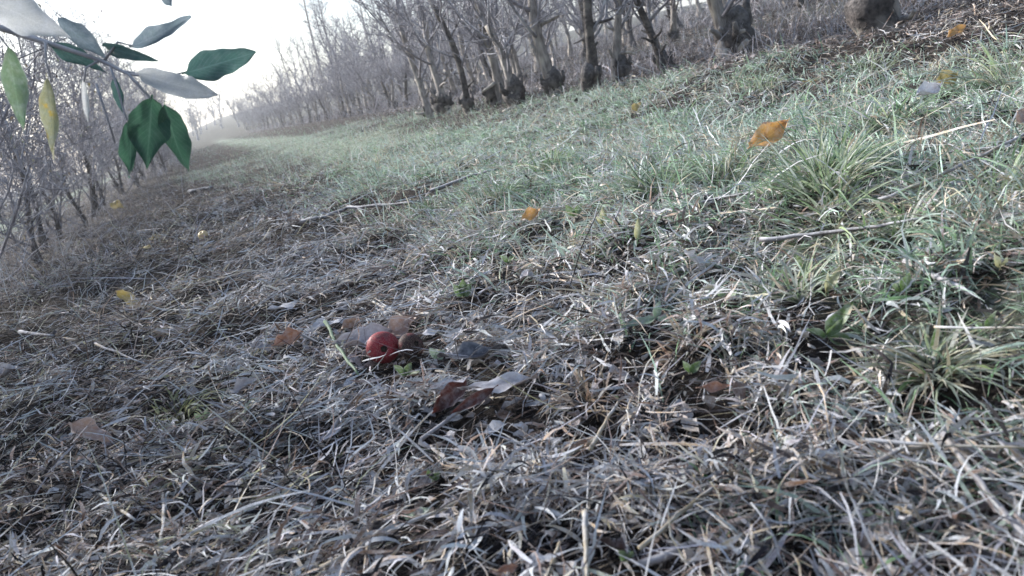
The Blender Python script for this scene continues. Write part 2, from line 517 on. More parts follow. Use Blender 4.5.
    lit.append(blades(np.stack([x, y, height(x, y) + rng.uniform(0, .012, n)], 1), rng.uniform(0, 6.28, n), rng.normal(.05, .35, n), rng.uniform(.005, .019, n), rng.uniform(.0009, .0024, n), rng.normal(.1, .6, n), cols, 2, kink=.3))
    # long pale straws over everything near
    n = 1200
    x, y = region(n, .45, 3.2); hl = field(x, y) * .5 + rng.normal(0, .9, n); ll = rng.uniform(.08, .24, n)
    ok = np.ones(n, bool)
    for t in (0, .25, .5, .75, 1.0): ok &= free_of(x + t * ll * np.cos(hl), y + t * ll * np.sin(hl))
    x, y, hl, ll = x[ok], y[ok], hl[ok], ll[ok]; m = len(x)
    cols = pick(PAL_LITTER, (.6, .2, .25, .05, .5, .02, .1), m)
    lit.append(blades(np.stack([x, y, height(x, y) + rng.uniform(.012, .04, m)], 1), hl, rng.normal(.08, .16, m), ll, rng.uniform(.0018, .0042, m), rng.normal(.12, .2, m), cols, 6, kink=.10, tip=.4))
    # seed-stalk tan stems standing in the transition between strip and alley
    n = 2600
    x, y = region(n, .8, 3.6); ok = np.abs(x - .62) < .28 * np.abs(rng.normal(0, 1, n)) + .05; x, y = x[ok], y[ok]; m = len(x)
    cols = pick(np.array([(.30, .19, .12), (.40, .30, .19), (.22, .13, .09), (.46, .44, .43)]), (.4, .35, .2, .2), m)
    lit.append(blades(np.stack([x, y, height(x, y)], 1), rng.uniform(0, 6.28, m), rng.uniform(.5, 1.4, m), rng.uniform(.03, .10, m), rng.uniform(.0018, .0042, m), rng.uniform(.2, 2.4, m), cols, 4, kink=.25))
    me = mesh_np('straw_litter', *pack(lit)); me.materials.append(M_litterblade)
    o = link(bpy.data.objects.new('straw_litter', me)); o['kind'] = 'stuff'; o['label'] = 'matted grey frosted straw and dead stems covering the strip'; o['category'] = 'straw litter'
    me = mesh_np('frosty_grass', *pack(grs)); me.materials.append(M_grassblade)
    o = link(bpy.data.objects.new('frosty_grass', me)); o['kind'] = 'stuff'; o['label'] = 'short green frosted grass in the orchard alley'; o['category'] = 'grass'




# ------------------------------------------------------------------ leaf litter (small, uncountable)
def leaf_points(L, Wd, fold, curl, wave, stalk=.0, nl=9, nw=4, rg=None, shape=.45):
    """A leaf from (0,0,0) along +Y, width along X, upper side +Z. Returns verts, quads, uv."""
    rg = rg or np.random.default_rng(1)
    rows = [(0.0, .02 * Wd)] if stalk else []
    ts = np.linspace(0, 1, nl)
    vs, uv = [], []
    ph = rg.uniform(0, 6.28, 4)
    prof = lambda t: max(.03, (math.sin(math.pi * t ** (shape + .35)) ** .8) * (1 - .15 * t) * (1 + .07 * math.sin(9 * t + ph[2]) + .05 * math.sin(23 * t + ph[3])))
    rowsd = ([(-stalk, .0012)] if stalk else []) + [(t * L, Wd * .5 * prof(t)) for t in ts]
    for (yy, hw) in rowsd:
        t = max(0, yy / L)
        th = curl * t                                     # bend along the length: circular arc
        if abs(curl) > 1e-3 and yy > 0:
            r = L / curl; cy, cz = r * math.sin(th), r * (1 - math.cos(th))
        else: cy, cz = yy, 0.0
        if yy < 0: cz = .25 * yy * 0
        for j in range(nw + 1):
            u = j / nw * 2 - 1
            fa = fold * abs(u)
            xx = hw * u * math.cos(fa * .8); zz = hw * abs(u) * math.sin(fa)
            zz += wave * Wd * .16 * (math.sin(7 * t + ph[0] + 2 * u) * abs(u) + .5 * math.sin(13 * t + ph[1]) * u * u)
            if yy < 0: zz = 0
            vs.append((xx, cy - zz * math.sin(th), cz + zz * math.cos(th))); uv.append((j / nw, t, 0))
    vs = np.array(vs); uv = np.array(uv)
    q = []
    for i in range(len(rowsd) - 1):
        for j in range(nw):
            a = i * (nw + 1) + j; q.append((a, a + 1, a + nw + 2, a + nw + 1))
    return vs, np.array(q), uv


def frame_matrix(B, T, Nrm):
    yv = (T - B).normalized(); zv = (Nrm - yv * Nrm.dot(yv)).normalized(); xv = yv.cross(zv)
    m = Matrix((xv, yv, zv)).transposed().to_4x4(); m.translation = B
    return m


def leaf_litter():
    parts = []; r = np.random.default_rng(17)
    n = 6400
    x, y = region(n, .5, 9.0)
    q0, q1 = region(n, .45, 1.7); nr = rng.random(n) < .45
    x = np.where(nr, q0, x); y = np.where(nr, q1, y)
    x = np.where((rng.random(n) < .4) & ~nr, rng.normal(3.1, .5, n), x); y = np.where((x > 2.2) & ~nr, rng.uniform(2.6, 14, n), y)
    pal = np.array([(.16, .10, .075), (.10, .06, .05), (.26, .24, .26), (.32, .22, .15), (.06, .05, .05), (.48, .45, .44), (.42, .34, .26)])
    protos = [leaf_points(1, r.uniform(.5, .7), r.uniform(.2, .9), r.uniform(-1.5, 2), 1.0, nl=5, nw=2, rg=r) for _ in range(14)]
    for i in range(n):
        if lane_w(x[i:i + 1], y[i:i + 1])[0] > .5 and r.random() < .86: continue
        vs, q, uv = protos[i % 14]
        L = r.uniform(.012, .034) * (1 if y[i] < 3 else 1.8)
        a = r.uniform(0, 6.28); t1, t2 = r.normal(0, .35), r.normal(0, .45)
        Mx = Matrix.Translation((x[i], y[i], float(height(x[i], y[i])) + r.uniform(.004, .022))) @ Matrix.Rotation(a, 4, 'Z') @ Matrix.Rotation(t1, 4, 'X') @ Matrix.Rotation(t2, 4, 'Y') @ Matrix.Scale(L, 4)
        A = np.array(Mx); V = vs @ A[:3, :3].T + A[:3, 3]
        c = np.ones((len(V), 4)); c[:, :3] = pal[r.integers(len(pal))] * r.uniform(.7, 1.2); c[:, 3] = uv[:, 0]
        parts.append((V, q, c))
    me = mesh_np('leaf_litter', *pack(parts)); me.materials.append(M_litterblade)
    o = link(bpy.data.objects.new('leaf_litter', me)); o['kind'] = 'stuff'
    o['label'] = 'small crumpled brown and grey leaves strewn through the straw'; o['category'] = 'leaf litter'




# ------------------------------------------------------------------ apple trees
def grow(rnd, p, d, L, r0, r1, n, wob, trop=0.0):
    pts, rad = [Vector(p)], [r0]; d = Vector(d).normalized()
    for i in range(n):
        d = (d + Vector((rnd.gauss(0, wob), rnd.gauss(0, wob), rnd.gauss(0, wob) + trop))).normalized()
        pts.append(pts[-1] + d * (L / n)); t = (i + 1) / n
        rad.append(r0 + (r1 - r0) * t ** .8)
    return pts, rad


def along(pts, rad, t):
    f = t * (len(pts) - 1); i = min(int(f), len(pts) - 2); k = f - i
    return pts[i].lerp(pts[i + 1], k), rad[i] * (1 - k) + rad[i + 1] * k, (pts[i + 1] - pts[i]).normalized()


def apple_tree_meshes(seed, detail=1.0, hgt=2.7, burl=1.0, lean=None, spread=1.0, thick=1.0, twig=1.0, low=.35, dark=None, reach=1.0):
    rnd = random.Random(seed)
    lean = lean if lean is not None else (rnd.gauss(-.08, .12), rnd.gauss(0, .1))
    tb = MB()
    th = rnd.uniform(.6, 1.0)
    n = 12
    pts, rad = [], []
    a1, a2 = rnd.uniform(0, 6.28), rnd.uniform(0, 6.28)
    for i in range(n + 1):
        t = i / n
        pts.append(Vector((lean[0] * th * t + .03 * math.sin(t * 5 + a1), lean[1] * th * t + .03 * math.sin(t * 4 + a2), -.06 + t * (th + .06))))
        r = (.040 - .010 * t) * thick
        r *= 1 + burl * .95 * math.exp(-((t - .13) / .11) ** 2) + .35 * burl * math.exp(-((t - .98) / .1) ** 2) + .5 * max(0, .08 - t) * 6
        rad.append(r * rnd.uniform(.93, 1.08))
    tb.tube(pts, rad, 14, True, .13, rnd)
    # knots and stubs low on the trunk
    for _ in range(rnd.randint(2, 4)):
        p, r, t_ = along(pts, rad, rnd.uniform(.08, .5)); a = rnd.uniform(0, 6.28)
        d = Vector((math.cos(a), math.sin(a), rnd.uniform(.2, 1.2)))
        q, qr = grow(rnd, p, d, rnd.uniform(.07, .2), r * .55, r * .22, 3, .25)
        tb.tube(q, qr, 7, True, .15, rnd)
    cb = MB()
    l1 = []
    top = pts[-1]
    # leader
    l1.append(grow(rnd, top - Vector((0, 0, .03)), (lean[0] + rnd.gauss(0, .12), lean[1] + rnd.gauss(0, .12), 1), (hgt - th), rad[-1] * .75, .008, 9, .09, .03))
    for k in range(rnd.randint(7, 10)):
        p, r, _ = along(pts, rad, rnd.uniform(low, 1.0)); a = k * 2.4 + rnd.uniform(-.5, .5)
        d = Vector((math.cos(a) * spread, math.sin(a) * spread, rnd.uniform(.15, 2.2)))
        l1.append(grow(rnd, p, d, rnd.uniform(.55, 1.15) * spread * reach, r * rnd.uniform(.3, .5), .006, 7, .15, .17))
    for k in range(5):
        p, r, _ = along(*l1[0], rnd.uniform(.1, .75)); a = rnd.uniform(0, 6.28)
        l1.append(grow(rnd, p, (math.cos(a), math.sin(a), rnd.uniform(.2, 1.2)), rnd.uniform(.4, .8), r * .5, .005, 6, .16, .07))
    for q, qr in l1:
        cb.tube(q, qr, 6 if qr[0] > .012 else 5)
    for (q, qr) in l1:
        L1 = sum((q[i + 1] - q[i]).length for i in range(len(q) - 1))
        for k in range(max(3, int(11 * detail * L1 / .9))):
            p, r, t_ = along(q, qr, rnd.uniform(.12, 1.0)); a = rnd.uniform(0, 6.28)
            d = Vector((math.cos(a), math.sin(a), rnd.uniform(-.5, 1.1))) + t_ * .6
            b, br = grow(rnd, p, d, rnd.uniform(.18, .6), max(.0035 * twig, r * .5), .0024 * twig, 5, .2, .06)
            cb.tube(b, br, 4, False)
            for _ in range(int(rnd.uniform(2, 5) * detail)):
                p2, r2, t2 = along(b, br, rnd.uniform(.15, 1)); a = rnd.uniform(0, 6.28)
                d2 = Vector((math.cos(a), math.sin(a), rnd.uniform(-.4, 1))) + t2 * .5
                c, cr = grow(rnd, p2, d2, rnd.uniform(.06, .28), .0026 * twig, .0016 * twig, 3, .22, .03)
                cb.tube(c, cr, 3, False)
    dark = rnd.random() < .45 if dark is None else dark
    return tb.mesh('trunk', M_bark_dark if dark else M_bark), cb.mesh('crown', M_twig)


def burl_mesh(seed, s_):
    bb = MB(); q = random.Random(seed)
    zs = [-.06, 0, .05, .10, .15, .20, .25, .29]; rr = [.075, .085, .10, .11, .105, .09, .065, .04]
    ox, oy = q.gauss(0, .02), q.gauss(0, .02)
    bb.tube([(ox + q.gauss(0, .01), oy + q.gauss(0, .01), z_ * s_) for z_ in zs], [r_ * s_ for r_ in rr], 14, True, .2, q)
    for _ in range(3):
        a = q.uniform(0, 6.28); e = Vector((math.cos(a), math.sin(a), 0))
        bb.tube([e * .06 * s_ + Vector((ox, oy, .12 * s_)), e * .12 * s_ + Vector((ox, oy, .17 * s_)), e * .13 * s_ + Vector((ox, oy, .25 * s_))], [.035 * s_, .028 * s_, .012 * s_], 7, True, .2, q)
    return bb.mesh('burl', M_bark_dark)


VAR = [(*apple_tree_meshes(100 + k, .85, random.uniform(2.5, 3.2), burl=random.uniform(.1, .4), thick=random.uniform(.75, 1.0), reach=.72, dark=k in (2, 4, 8)), burl_mesh(700 + k, random.uniform(.5, .85))) for k in range(10)]
VAR_LEFT = [apple_tree_meshes(200 + k, 1.35, random.uniform(2.1, 2.7), burl=.5, thick=.6, low=.06, dark=True) for k in range(5)]


def withered_leaves(meshes, seed, n):
    """The few yellow and brown leaves still hanging in a crown."""
    r = np.random.default_rng(seed); cm = meshes[1]
    v_ = np.empty(len(cm.vertices) * 3, np.float32); cm.vertices.foreach_get('co', v_); v_ = v_.reshape(-1, 3)
    pal = np.array([(.48, .36, .07), (.36, .22, .07), (.20, .12, .07), (.32, .33, .14), (.42, .40, .34)])
    parts = []
    for i in r.integers(0, len(v_), n):
        vs, q, uv = leaf_points(r.uniform(.035, .065), r.uniform(.018, .03), r.uniform(.2, .9), r.uniform(-.8, 1.2), .8, nl=5, nw=2, rg=r)
        A = np.array(Matrix.Rotation(r.uniform(0, 6.28), 4, 'Z') @ Matrix.Rotation(r.uniform(-1.7, -.4), 4, 'X') @ Matrix.Rotation(r.uniform(-.8, .8), 4, 'Y'))
        V = vs @ A[:3, :3].T + v_[i]
        c = np.ones((len(V), 4)); c[:, :3] = pal[r.integers(len(pal))] * r.uniform(.7, 1.15); c[:, 3] = uv[:, 0]
        parts.append((V, q, c))
    me = mesh_np('foliage', *pack(parts)); me.materials.append(M_litterblade)
    return (*meshes, me)


VAR_LEFT = [withered_leaves(m_, 40 + k, 95) for k, m_ in enumerate(VAR_LEFT)]
VAR_FAR = [apple_tree_meshes(300 + k, .75, twig=1.6, reach=.85, hgt=random.uniform(2.4, 3.1), burl=random.uniform(.6, 1.2)) for k in range(7)]


def place_tree(x, y, meshes, rz, s, label, group, name='apple_tree', zoff=0.0):
    r = empty(name, (x, y, float(height(x, y)) + zoff), (0, 0, rz), float(s))
    tag(r, label, 'tree', group)
    for me in meshes:
        link(bpy.data.objects.new(me.name.split('.')[0], me), r)
    return r


ORD = ['first', 'second', 'third', 'fourth', 'fifth', 'sixth', 'seventh', 'eighth', 'ninth', 'tenth', 'eleventh', 'twelfth', 'thirteenth', 'fourteenth', 'fifteenth', 'sixteenth']
rt = random.Random(44)
# first row on the right: the trunks one can tell apart, from the foot of each in the photograph
FEET = [(888, 36), (727, 62), (660, 72), (622, 78), (590, 92), (556, 96), (520, 106), (498, 104), (473, 110), (446, 114), (430, 118)]
hero = apple_tree_meshes(515, 1.0, 2.9, burl=.4, lean=(-.06, .0), thick=1.25, dark=False)
yy = 0
for k, (px, py) in enumerate(FEET):
    p = ground(px, py); yy = max(yy, p.y)
    lab = 'bare apple tree, %s trunk from the right in the row above the grass' % ORD[k]
    if k == 1: lab = 'pale bare apple trunk with big dark burl at its foot, second from right'
    if k == 0: lab = 'cut-off dark stump-like apple trunk at top edge, rightmost of its row'
    if k == 4: lab = 'dark knobbly apple trunk forking low, fifth from the right above the grass'
    tr = place_tree(p.x, p.y, hero if k == 1 else VAR[0][:2] if k == 0 else VAR[k % 10], 0.0 if k == 1 else rt.uniform(0, 6.28), rt.uniform(.9, 1.1), lab, 'first row of apple trees right of the alley')
    if k in (0, 1):                                        # swollen dark graft burl
        bb = MB(); q = random.Random(60 + k); sx = (.05, .085)[k]; sz = (.7, .8)[k]
        zs = [-.06, 0, .05, .10, .15, .20, .25, .29]; rr = [.10, .115, .125, .14, .145, .12, .085, .05]
        bb.tube([(sx + q.gauss(0, .008), -.01 + q.gauss(0, .008), z_ * 1.05) for z_ in zs], [r_ * sz for r_ in rr], 16, True, .16, q)
        if k == 1:
            bb.tube([(.14, 0, .15), (.18, -.01, .22), (.185, 0, .29), (.20, 0, .34)], [.035, .032, .026, .018], 8, True, .15, q)
            bb.tube([(.02, -.08, .12), (.0, -.13, .16), (-.02, -.15, .22)], [.03, .024, .014], 7, True, .15, q)
        bo = link(bpy.data.objects.new('burl', bb.mesh('burl', M_bark_dark)), tr)
y = yy + .8; k = 0
while y < 70:
    place_tree(3.5 + rt.gauss(0, .12), y, (VAR if y < 26 else VAR_FAR)[k % 7], rt.uniform(0, 6.28), rt.uniform(.74, .98),
               'hazy bare apple tree in the far stretch of the first right row', 'far trees of the first right row')
    y += rt.uniform(.5, .75) if y < 25 else rt.uniform(.95, 1.5); k += 1
# rows behind it
for row, (x0, ya, yb, st) in enumerate(((5.8, 4.4, 34, .95), (8.1, 5.2, 50, 1.15), (12.7, 8.0, 54, 1.6))):
    y = ya; k = row
    while y < yb:
        place_tree(x0 + rt.gauss(0, .2), y, (VAR if y < 9 else VAR_FAR)[k % 7], rt.uniform(0, 6.28), rt.uniform(.9, 1.2),
                   'grey bare apple tree in the %s row behind the first right row' % ('next', 'third', 'fourth', 'fifth', 'hindmost')[row], 'apple trees of the %s right row' % ('second', 'third', 'fourth', 'fifth', 'sixth')[row])
        y += rt.uniform(.8, 1.2) * st; k += 1
# left row
LY = [2.7, 3.5, 4.2, 4.9, 5.6, 6.3, 7.1, 8.0, 8.9]
for k, y in enumerate(LY):
    place_tree(-1.15 + rt.gauss(0, .06), y, VAR_LEFT[k % 5], rt.uniform(0, 6.28), rt.uniform(.66, .9),
               'bare tangled apple tree in the left row, %s behind the green leaves' % ORD[k], 'left row of apple trees')
y = 10.0; k = 0
while y < 50:
    place_tree(-1.2 + rt.gauss(0, .1), y, VAR_LEFT[k % 5], rt.uniform(0, 6.28), rt.uniform(.85, 1.05),
               'hazy bare apple tree far along the left row', 'far trees of the left row')
    y += rt.uniform(.85, 1.2); k += 1
for x0, ya, yb, st in ((-5.7, 9, 40, 1.8),):
    y = ya
    while y < yb:
        place_tree(x0 + rt.gauss(0, .2), y, VAR_FAR[k % 7], rt.uniform(0, 6.28), rt.uniform(.9, 1.15),
                   'bare apple tree glimpsed through the left row', 'apple trees beyond the left row'); y += rt.uniform(.8, 1.2) * st; k += 1


def far_wood():
    """The wooded rise that closes the end of the alley: too far off to count its trees."""
    r = np.random.default_rng(9); vs, qs, o = [], [], 0
    src = []
    lite = [apple_tree_meshes(600 + k, .2, 3.0, twig=4.5) for k in range(4)]
    for tm, cm in lite:
        for me in (tm, cm):
            v_ = np.empty(len(me.vertices) * 3, np.float32); me.vertices.foreach_get('co', v_)
            f_ = [tuple(p.vertices) for p in me.polygons if len(p.vertices) == 4]
            src.append((v_.reshape(-1, 3), np.array(f_)))
    spots = [(r.uniform(-20, 40), r.uniform(72, 125), r.uniform(1.3, 2.4)) for _ in range(30)]
    spots += [(r.uniform(-16, 12), r.uniform(68, 105), r.uniform(1.1, 1.9)) for _ in range(26)]
    spots += [(x0 + r.normal(0, .2), y0 + r.uniform(-.6, .6), r.uniform(.9, 1.2)) for x0, a0, b0, st in ((17.3, 11, 60, 2.0), (21.9, 15, 66, 2.6), (27, 20, 70, 3.4)) for y0 in np.arange(a0, b0, st)]
    for i, (x, y, s_) in enumerate(spots):
        a = r.uniform(0, 6.28)
        c, sn = math.cos(a), math.sin(a); k = (i % 4) * 2
        for v_, f_ in src[k:k + 2]:
            V = np.stack([v_[:, 0] * c - v_[:, 1] * sn, v_[:, 0] * sn + v_[:, 1] * c, v_[:, 2]], 1) * s_ + [x, y, float(height(x, y))]
            vs.append(V); qs.append(f_ + o); o += len(V)
    me = mesh_np('distant_wood', np.concatenate(vs), np.concatenate(qs)); me.materials.append(M_twig)
    w = link(bpy.data.objects.new('distant_wood', me)); w['kind'] = 'stuff'; w['label'] = 'hazy grey mass of orchard and wood behind the tree rows'; w['category'] = 'wood'


far_wood()


def undergrowth():
    parts = []
    for xc, ya, yb, n, k in ((5.7, 3.5, 22, 4000, 1.1), (10.2, 6, 40, 4000, 2.0), (3.6, 3.6, 16, 4200, 1.0), (3.9, 16, 60, 6000, 2.4), (8.1, 4.5, 40, 6500, 1.8), (8.1, 20, 60, 3500, 3.4), (12.7, 7, 45, 4200, 2.3), (17.3, 10, 50, 3500, 3), (22, 14, 60, 3000, 4), (-1.35, 2.6, 8, 700, .8), (-1.3, 4.0, 16, 700, .9), (-1.1, 3.3, 9, 500, .7), (-1.25, 16, 50, 1500, 2.2), (-5.7, 9, 40, 2500, 2.2)):
        x = rng.normal(xc, .9 if xc in (5.7, 10.2) else .42, n); y = ya + (yb - ya) * rng.random(n) ** 1.4
        c = pick(np.array([(.24, .19, .185), (.32, .29, .31), (.14, .10, .095), (.44, .43, .46), (.28, .20, .14)]), (.35, .3, .25, .2, .15), n)
        L = rng.gamma(2.2, .10, n).clip(.06, .65) * (1.2 if xc == -1.1 else .38 if xc in (5.7, 10.2) else .6 if k <= 1.0 else .8)
        parts.append(blades(np.stack([x, y, height(x, y)], 1), rng.uniform(0, 6.28, n), rng.uniform(.5, 1.5, n), L, rng.uniform(.0025, .005, n) * k, rng.uniform(-.2, 1.2, n), c, 3, kink=.17, tip=.5))
    me = mesh_np('dry_undergrowth', *pack(parts)); me.materials.append(M_litterblade)
    o = link(bpy.data.objects.new('dry_undergrowth', me)); o['kind'] = 'stuff'; o['label'] = 'dry brown weeds and suckers standing beneath the tree rows'; o['category'] = 'undergrowth'


undergrowth()


# tall slender windbreak trees far behind the right rows
def tall_tree_meshes(seed):
    rnd = random.Random(seed); tb, cb = MB(), MB()
    q, qr = grow(rnd, (0, 0, -.1), (rnd.gauss(0, .03), rnd.gauss(0, .03), 1), 9.5, .13, .02, 14, .025, .02)
    tb.tube(q, qr, 7)
    for k in range(70):
        p, r, t_ = along(q, qr, rnd.uniform(.25, .99)); a = rnd.uniform(0, 6.28)
        b, br = grow(rnd, p, (math.cos(a), math.sin(a), rnd.uniform(.6, 2)), rnd.uniform(.4, 1.3), max(.008, r * .3), .006, 4, .14, .08)
        cb.tube(b, br, 4, False)
        for _ in range(6):
            p2, r2, t2 = along(b, br, rnd.uniform(.3, 1)); a = rnd.uniform(0, 6.28)
            c, cr = grow(rnd, p2, (math.cos(a), math.sin(a), rnd.uniform(-.2, 1)), rnd.uniform(.15, .4), .007, .005, 2, .2)
            cb.tube(c, cr, 3, False)
    return tb.mesh('trunk', M_bark), cb.mesh('crown', M_twig)


TALL = [tall_tree_meshes(900 + k) for k in range(3)]
for k, (px, yv, s) in enumerate(((300, 52, .62), (332, 50, .95), (345, 46, .7), (386, 48, .8), (431, 40, .9), (447, 44, 1.05), (492, 38, .9), (545, 33, .85), (610, 34, .9))):
    d = ray(px, 115); t = yv / d.y
    x = d.x * t
    place_tree(x, yv, TALL[k % 3], k * 1.3, s, 'tall slender bare tree rising above the orchard, %s from the left' % ORD[k], 'tall trees above the orchard rows', 'windbreak_tree')

# ------------------------------------------------------------------ the leafy branch hanging at upper left (part of the nearest tree of the left row)
GREEN = leaf_material('leaf_green', (.035, .10, .06), (.045, .12, .072), back=(.10, .18, .14), frost=.03, trans=.5, vein=.5)
TEAL = leaf_material('leaf_teal', (.05, .115, .108), (.062, .135, .122), back=(.12, .2, .19), frost=.05, trans=.5, vein=.5)
BLUE = leaf_material('leaf_blue_grey', (.14, .19, .23), (.19, .25, .27), back=(.2, .25, .29), frost=.2, trans=.5)
PALE = leaf_material('leaf_pale_underside', (.55, .57, .57), (.64, .65, .64), back=(.6, .62, .62), frost=.5, trans=.5, vein=.2)
LIME = leaf_material('leaf_pale_green', (.16, .26, .15), (.22, .30, .17), back=(.22, .28, .2), frost=.25, trans=.4)
YELL = leaf_material('leaf_yellowing', (.34, .33, .16), (.30, .33, .22), back=(.4, .38, .26), frost=.25, trans=.45, spots=(.50, .36, .06))
BROWN = leaf_material('leaf_brown', (.20, .105, .055), (.30, .17, .095), back=(.30, .22, .18), frost=.4, trans=.12)
TAN = leaf_material('leaf_tan_pink', (.33, .21, .165), (.42, .29, .22), back=(.36, .26, .22), frost=.35, trans=.15)
GREYL = leaf_material('leaf_grey_lavender', (.33, .31, .33), (.42, .40, .42), back=(.26, .22, .22), frost=.6, trans=.1)
WHITEL = leaf_material('leaf_white_frosted', (.50, .48, .50), (.58, .57, .60), back=(.4, .38, .4), frost=.8, trans=.1)
DARKL = leaf_material('leaf_dark_blue', (.045, .047, .06), (.075, .08, .10), back=(.035, .033, .04), frost=.25, trans=.05)
REDB = leaf_material('leaf_red_brown', (.050, .013, .012), (.12, .028, .018), back=(.33, .32, .36), frost=.25, trans=.18)
ORANGE = leaf_material('leaf_orange', (.56, .27, .065), (.60, .35, .11), back=(.42, .26, .13), frost=.25, trans=.25, spots=(.20, .10, .05))
YELLOW = leaf_material('leaf_yellow', (.36, .27, .07), (.42, .33, .11), back=(.38, .31, .15), frost=.25, trans=.25, spots=(.20, .13, .05))
RUST = leaf_material('leaf_rust', (.30, .13, .07), (.40, .20, .11), back=(.33, .2, .14), frost=.35, trans=.15)
WEED = leaf_material('weed_green', (.09, .165, .045), (.15, .22, .075), back=(.15, .22, .1), frost=.42, trans=.35, spots=(.30, .20, .07))
MINT = leaf_material('weed_mint', (.20, .30, .20), (.30, .38, .28), back=(.3, .38, .3), frost=.5, trans=.25)

lr = np.random.default_rng(5)


def leaf_object(name, B, T, Nrm, wd, mat, fold=.35, curl=.3, wave=.6, stalk=.008, parent=None, nl=12, nw=6, shape=.45):
    L = (T - B).length
    arc = L * (abs(curl) / 2 / math.sin(abs(curl) / 2) if abs(curl) > .05 else 1)
    vs, q, uv = leaf_points(arc, wd, fold, curl, wave, stalk, nl, nw, lr, shape)
    # turn so that the chord (not the tangent) runs from base to tip
    if abs(curl) > .05:
        c, s = math.cos(-curl / 2), math.sin(-curl / 2)
        y_, z_ = vs[:, 1].copy(), vs[:, 2].copy(); vs[:, 1] = y_ * c - z_ * s; vs[:, 2] = y_ * s + z_ * c
    me = mesh_np(name, vs, q, None, uv); me.materials.append(mat)
    o = bpy.data.objects.new(name, me); link(o)
    mw = frame_matrix(B, T, Nrm)
    if parent is not None:
        o.parent = parent; o.matrix_parent_inverse = Matrix.Identity(4)
        o.matrix_basis = (Matrix.Translation(-parent_loc(parent))) @ mw
    else: o.matrix_basis = mw
    return o


def parent_loc(p):
    l = Vector((0, 0, 0))
    while p is not None: l += p.location; p = p.parent
    return l


tx, ty = -1.0, 1.25
near = empty('apple_tree', (tx, ty, float(height(tx, ty))))
tag(near, 'nearest left apple tree, its leafy branch hanging in at the upper left', 'tree', 'left row of apple trees')
tm, cm = apple_tree_meshes(77, .5, 2.6, lean=(-.35, -.05), spread=.45)
link(bpy.data.objects.new('trunk', tm), near); link(bpy.data.objects.new('crown', cm), near)
br = MB()
path = [Vector((tx - .12, ty - .02, near.location.z + .55)), at(-330, -90, 1.12), at(-140, -25, 1.06), at(-30, 18, 1.02), at(45, 42, 1.0), at(100, 60, .99), at(128, 74, .99), at(151, 99, .98)]
brp = [p - near.location for p in path]
br.tube(brp, [.016, .012, .008, .0048, .0034, .0026, .002, .0012], 7)
branch = link(bpy.data.objects.new('branch', br.mesh('branch', M_twig)), near)
for pts in ([(45, 42), (46, 62), (52, 82)], [(100, 60), (86, 68), (84, 82)], [(104, 61), (118, 42), (133, 46)], [(110, 66), (118, 90), (124, 112), (128, 122)], [(118, 70), (140, 74), (150, 74)],
            [(96, 84), (104, 108), (115, 143)], [(-30, 18), (-5, 30), (10, 50)], [(128, 74), (160, 78), (186, 72)]):
    b = MB(); b.tube([at(a, c, .99) - near.location for a, c in pts], [.0018, .0014, .001][:len(pts)] if len(pts) == 3 else [.0018, .0014, .0012, .001], 5)
    link(bpy.data.objects.new('twig', b.mesh('twig', M_twig)), branch)
toward = (-ray(130, 80)).normalized()
HANG = [  # base, tip, width px, depth base, depth tip, material, fold, curl, facing twist
    ((-22, -6), (68, 37), 34, .92, .94, PALE, .25, .35, (0, .1, .5)),
    ((58, 17), (107, 60), 19, .98, .99, BLUE, .5, .3, (.3, .2, .2)),
    ((48, 42), (107, 73), 17, 1.0, 1.0, TEAL, .5, .25, (.2, .5, .1)),
    ((104, 46), (160, 61), 13, 1.0, .97, TEAL, .6, -.3, (.1, -.4, .5)),
    ((132, 46), (191, 16), 17, .99, 1.02, BLUE, .5, .45, (0, .4, .3)),
    ((185, 73), (256, 52), 29, .99, 1.02, TEAL, .3, .35, (.1, .2, .1)),
    ((138, 73), (218, 95), 23, .98, .95, PALE, .3, .4, (0, .2, .4)),
    ((9, 47), (23, 131), 21, .98, .97, LIME, .5, .3, (.5, .1, 0)),
    ((47, 76), (54, 160), 17, .99, .98, YELL, .7, .25, (-.5, .2, 0)),
    ((83, 80), (88, 123), 10, 1.0, 1.0, PALE, 1.2, .5, (.3, .1, 0)),
    ((114, 76), (123, 114), 11, 1.0, 1.0, TEAL, .8, .4, (-.3, 0, 0)),
    ((152, 98), (146, 167), 37, .98, .97, GREEN, .3, .45, (-.1, .2, .1)),
    ((165, 104), (188, 171), 26, .99, .98, GREEN, .35, .5, (.5, .1, .1)),
    ((129, 119), (129, 178), 17, .98, .98, GREEN, .6, .3, (-.6, .1, 0)),
    ((160, -12), (172, 6), 14, 1.0, 1.0, BLUE, .4, .3, (0, .3, .2)),
]
for (b, t, wpx, db, dt, mat, fo, cu, tw) in HANG:
    B, T = at(*b, db), at(*t, dt)
    nrm = (toward + R @ Vector(tw) * .8).normalized()
    leaf_object('leaf', B, T, nrm, wpx / F * db * 1.15, mat, fo, cu * 1.3, 1.0, .004, parent=branch, nl=18, nw=8)


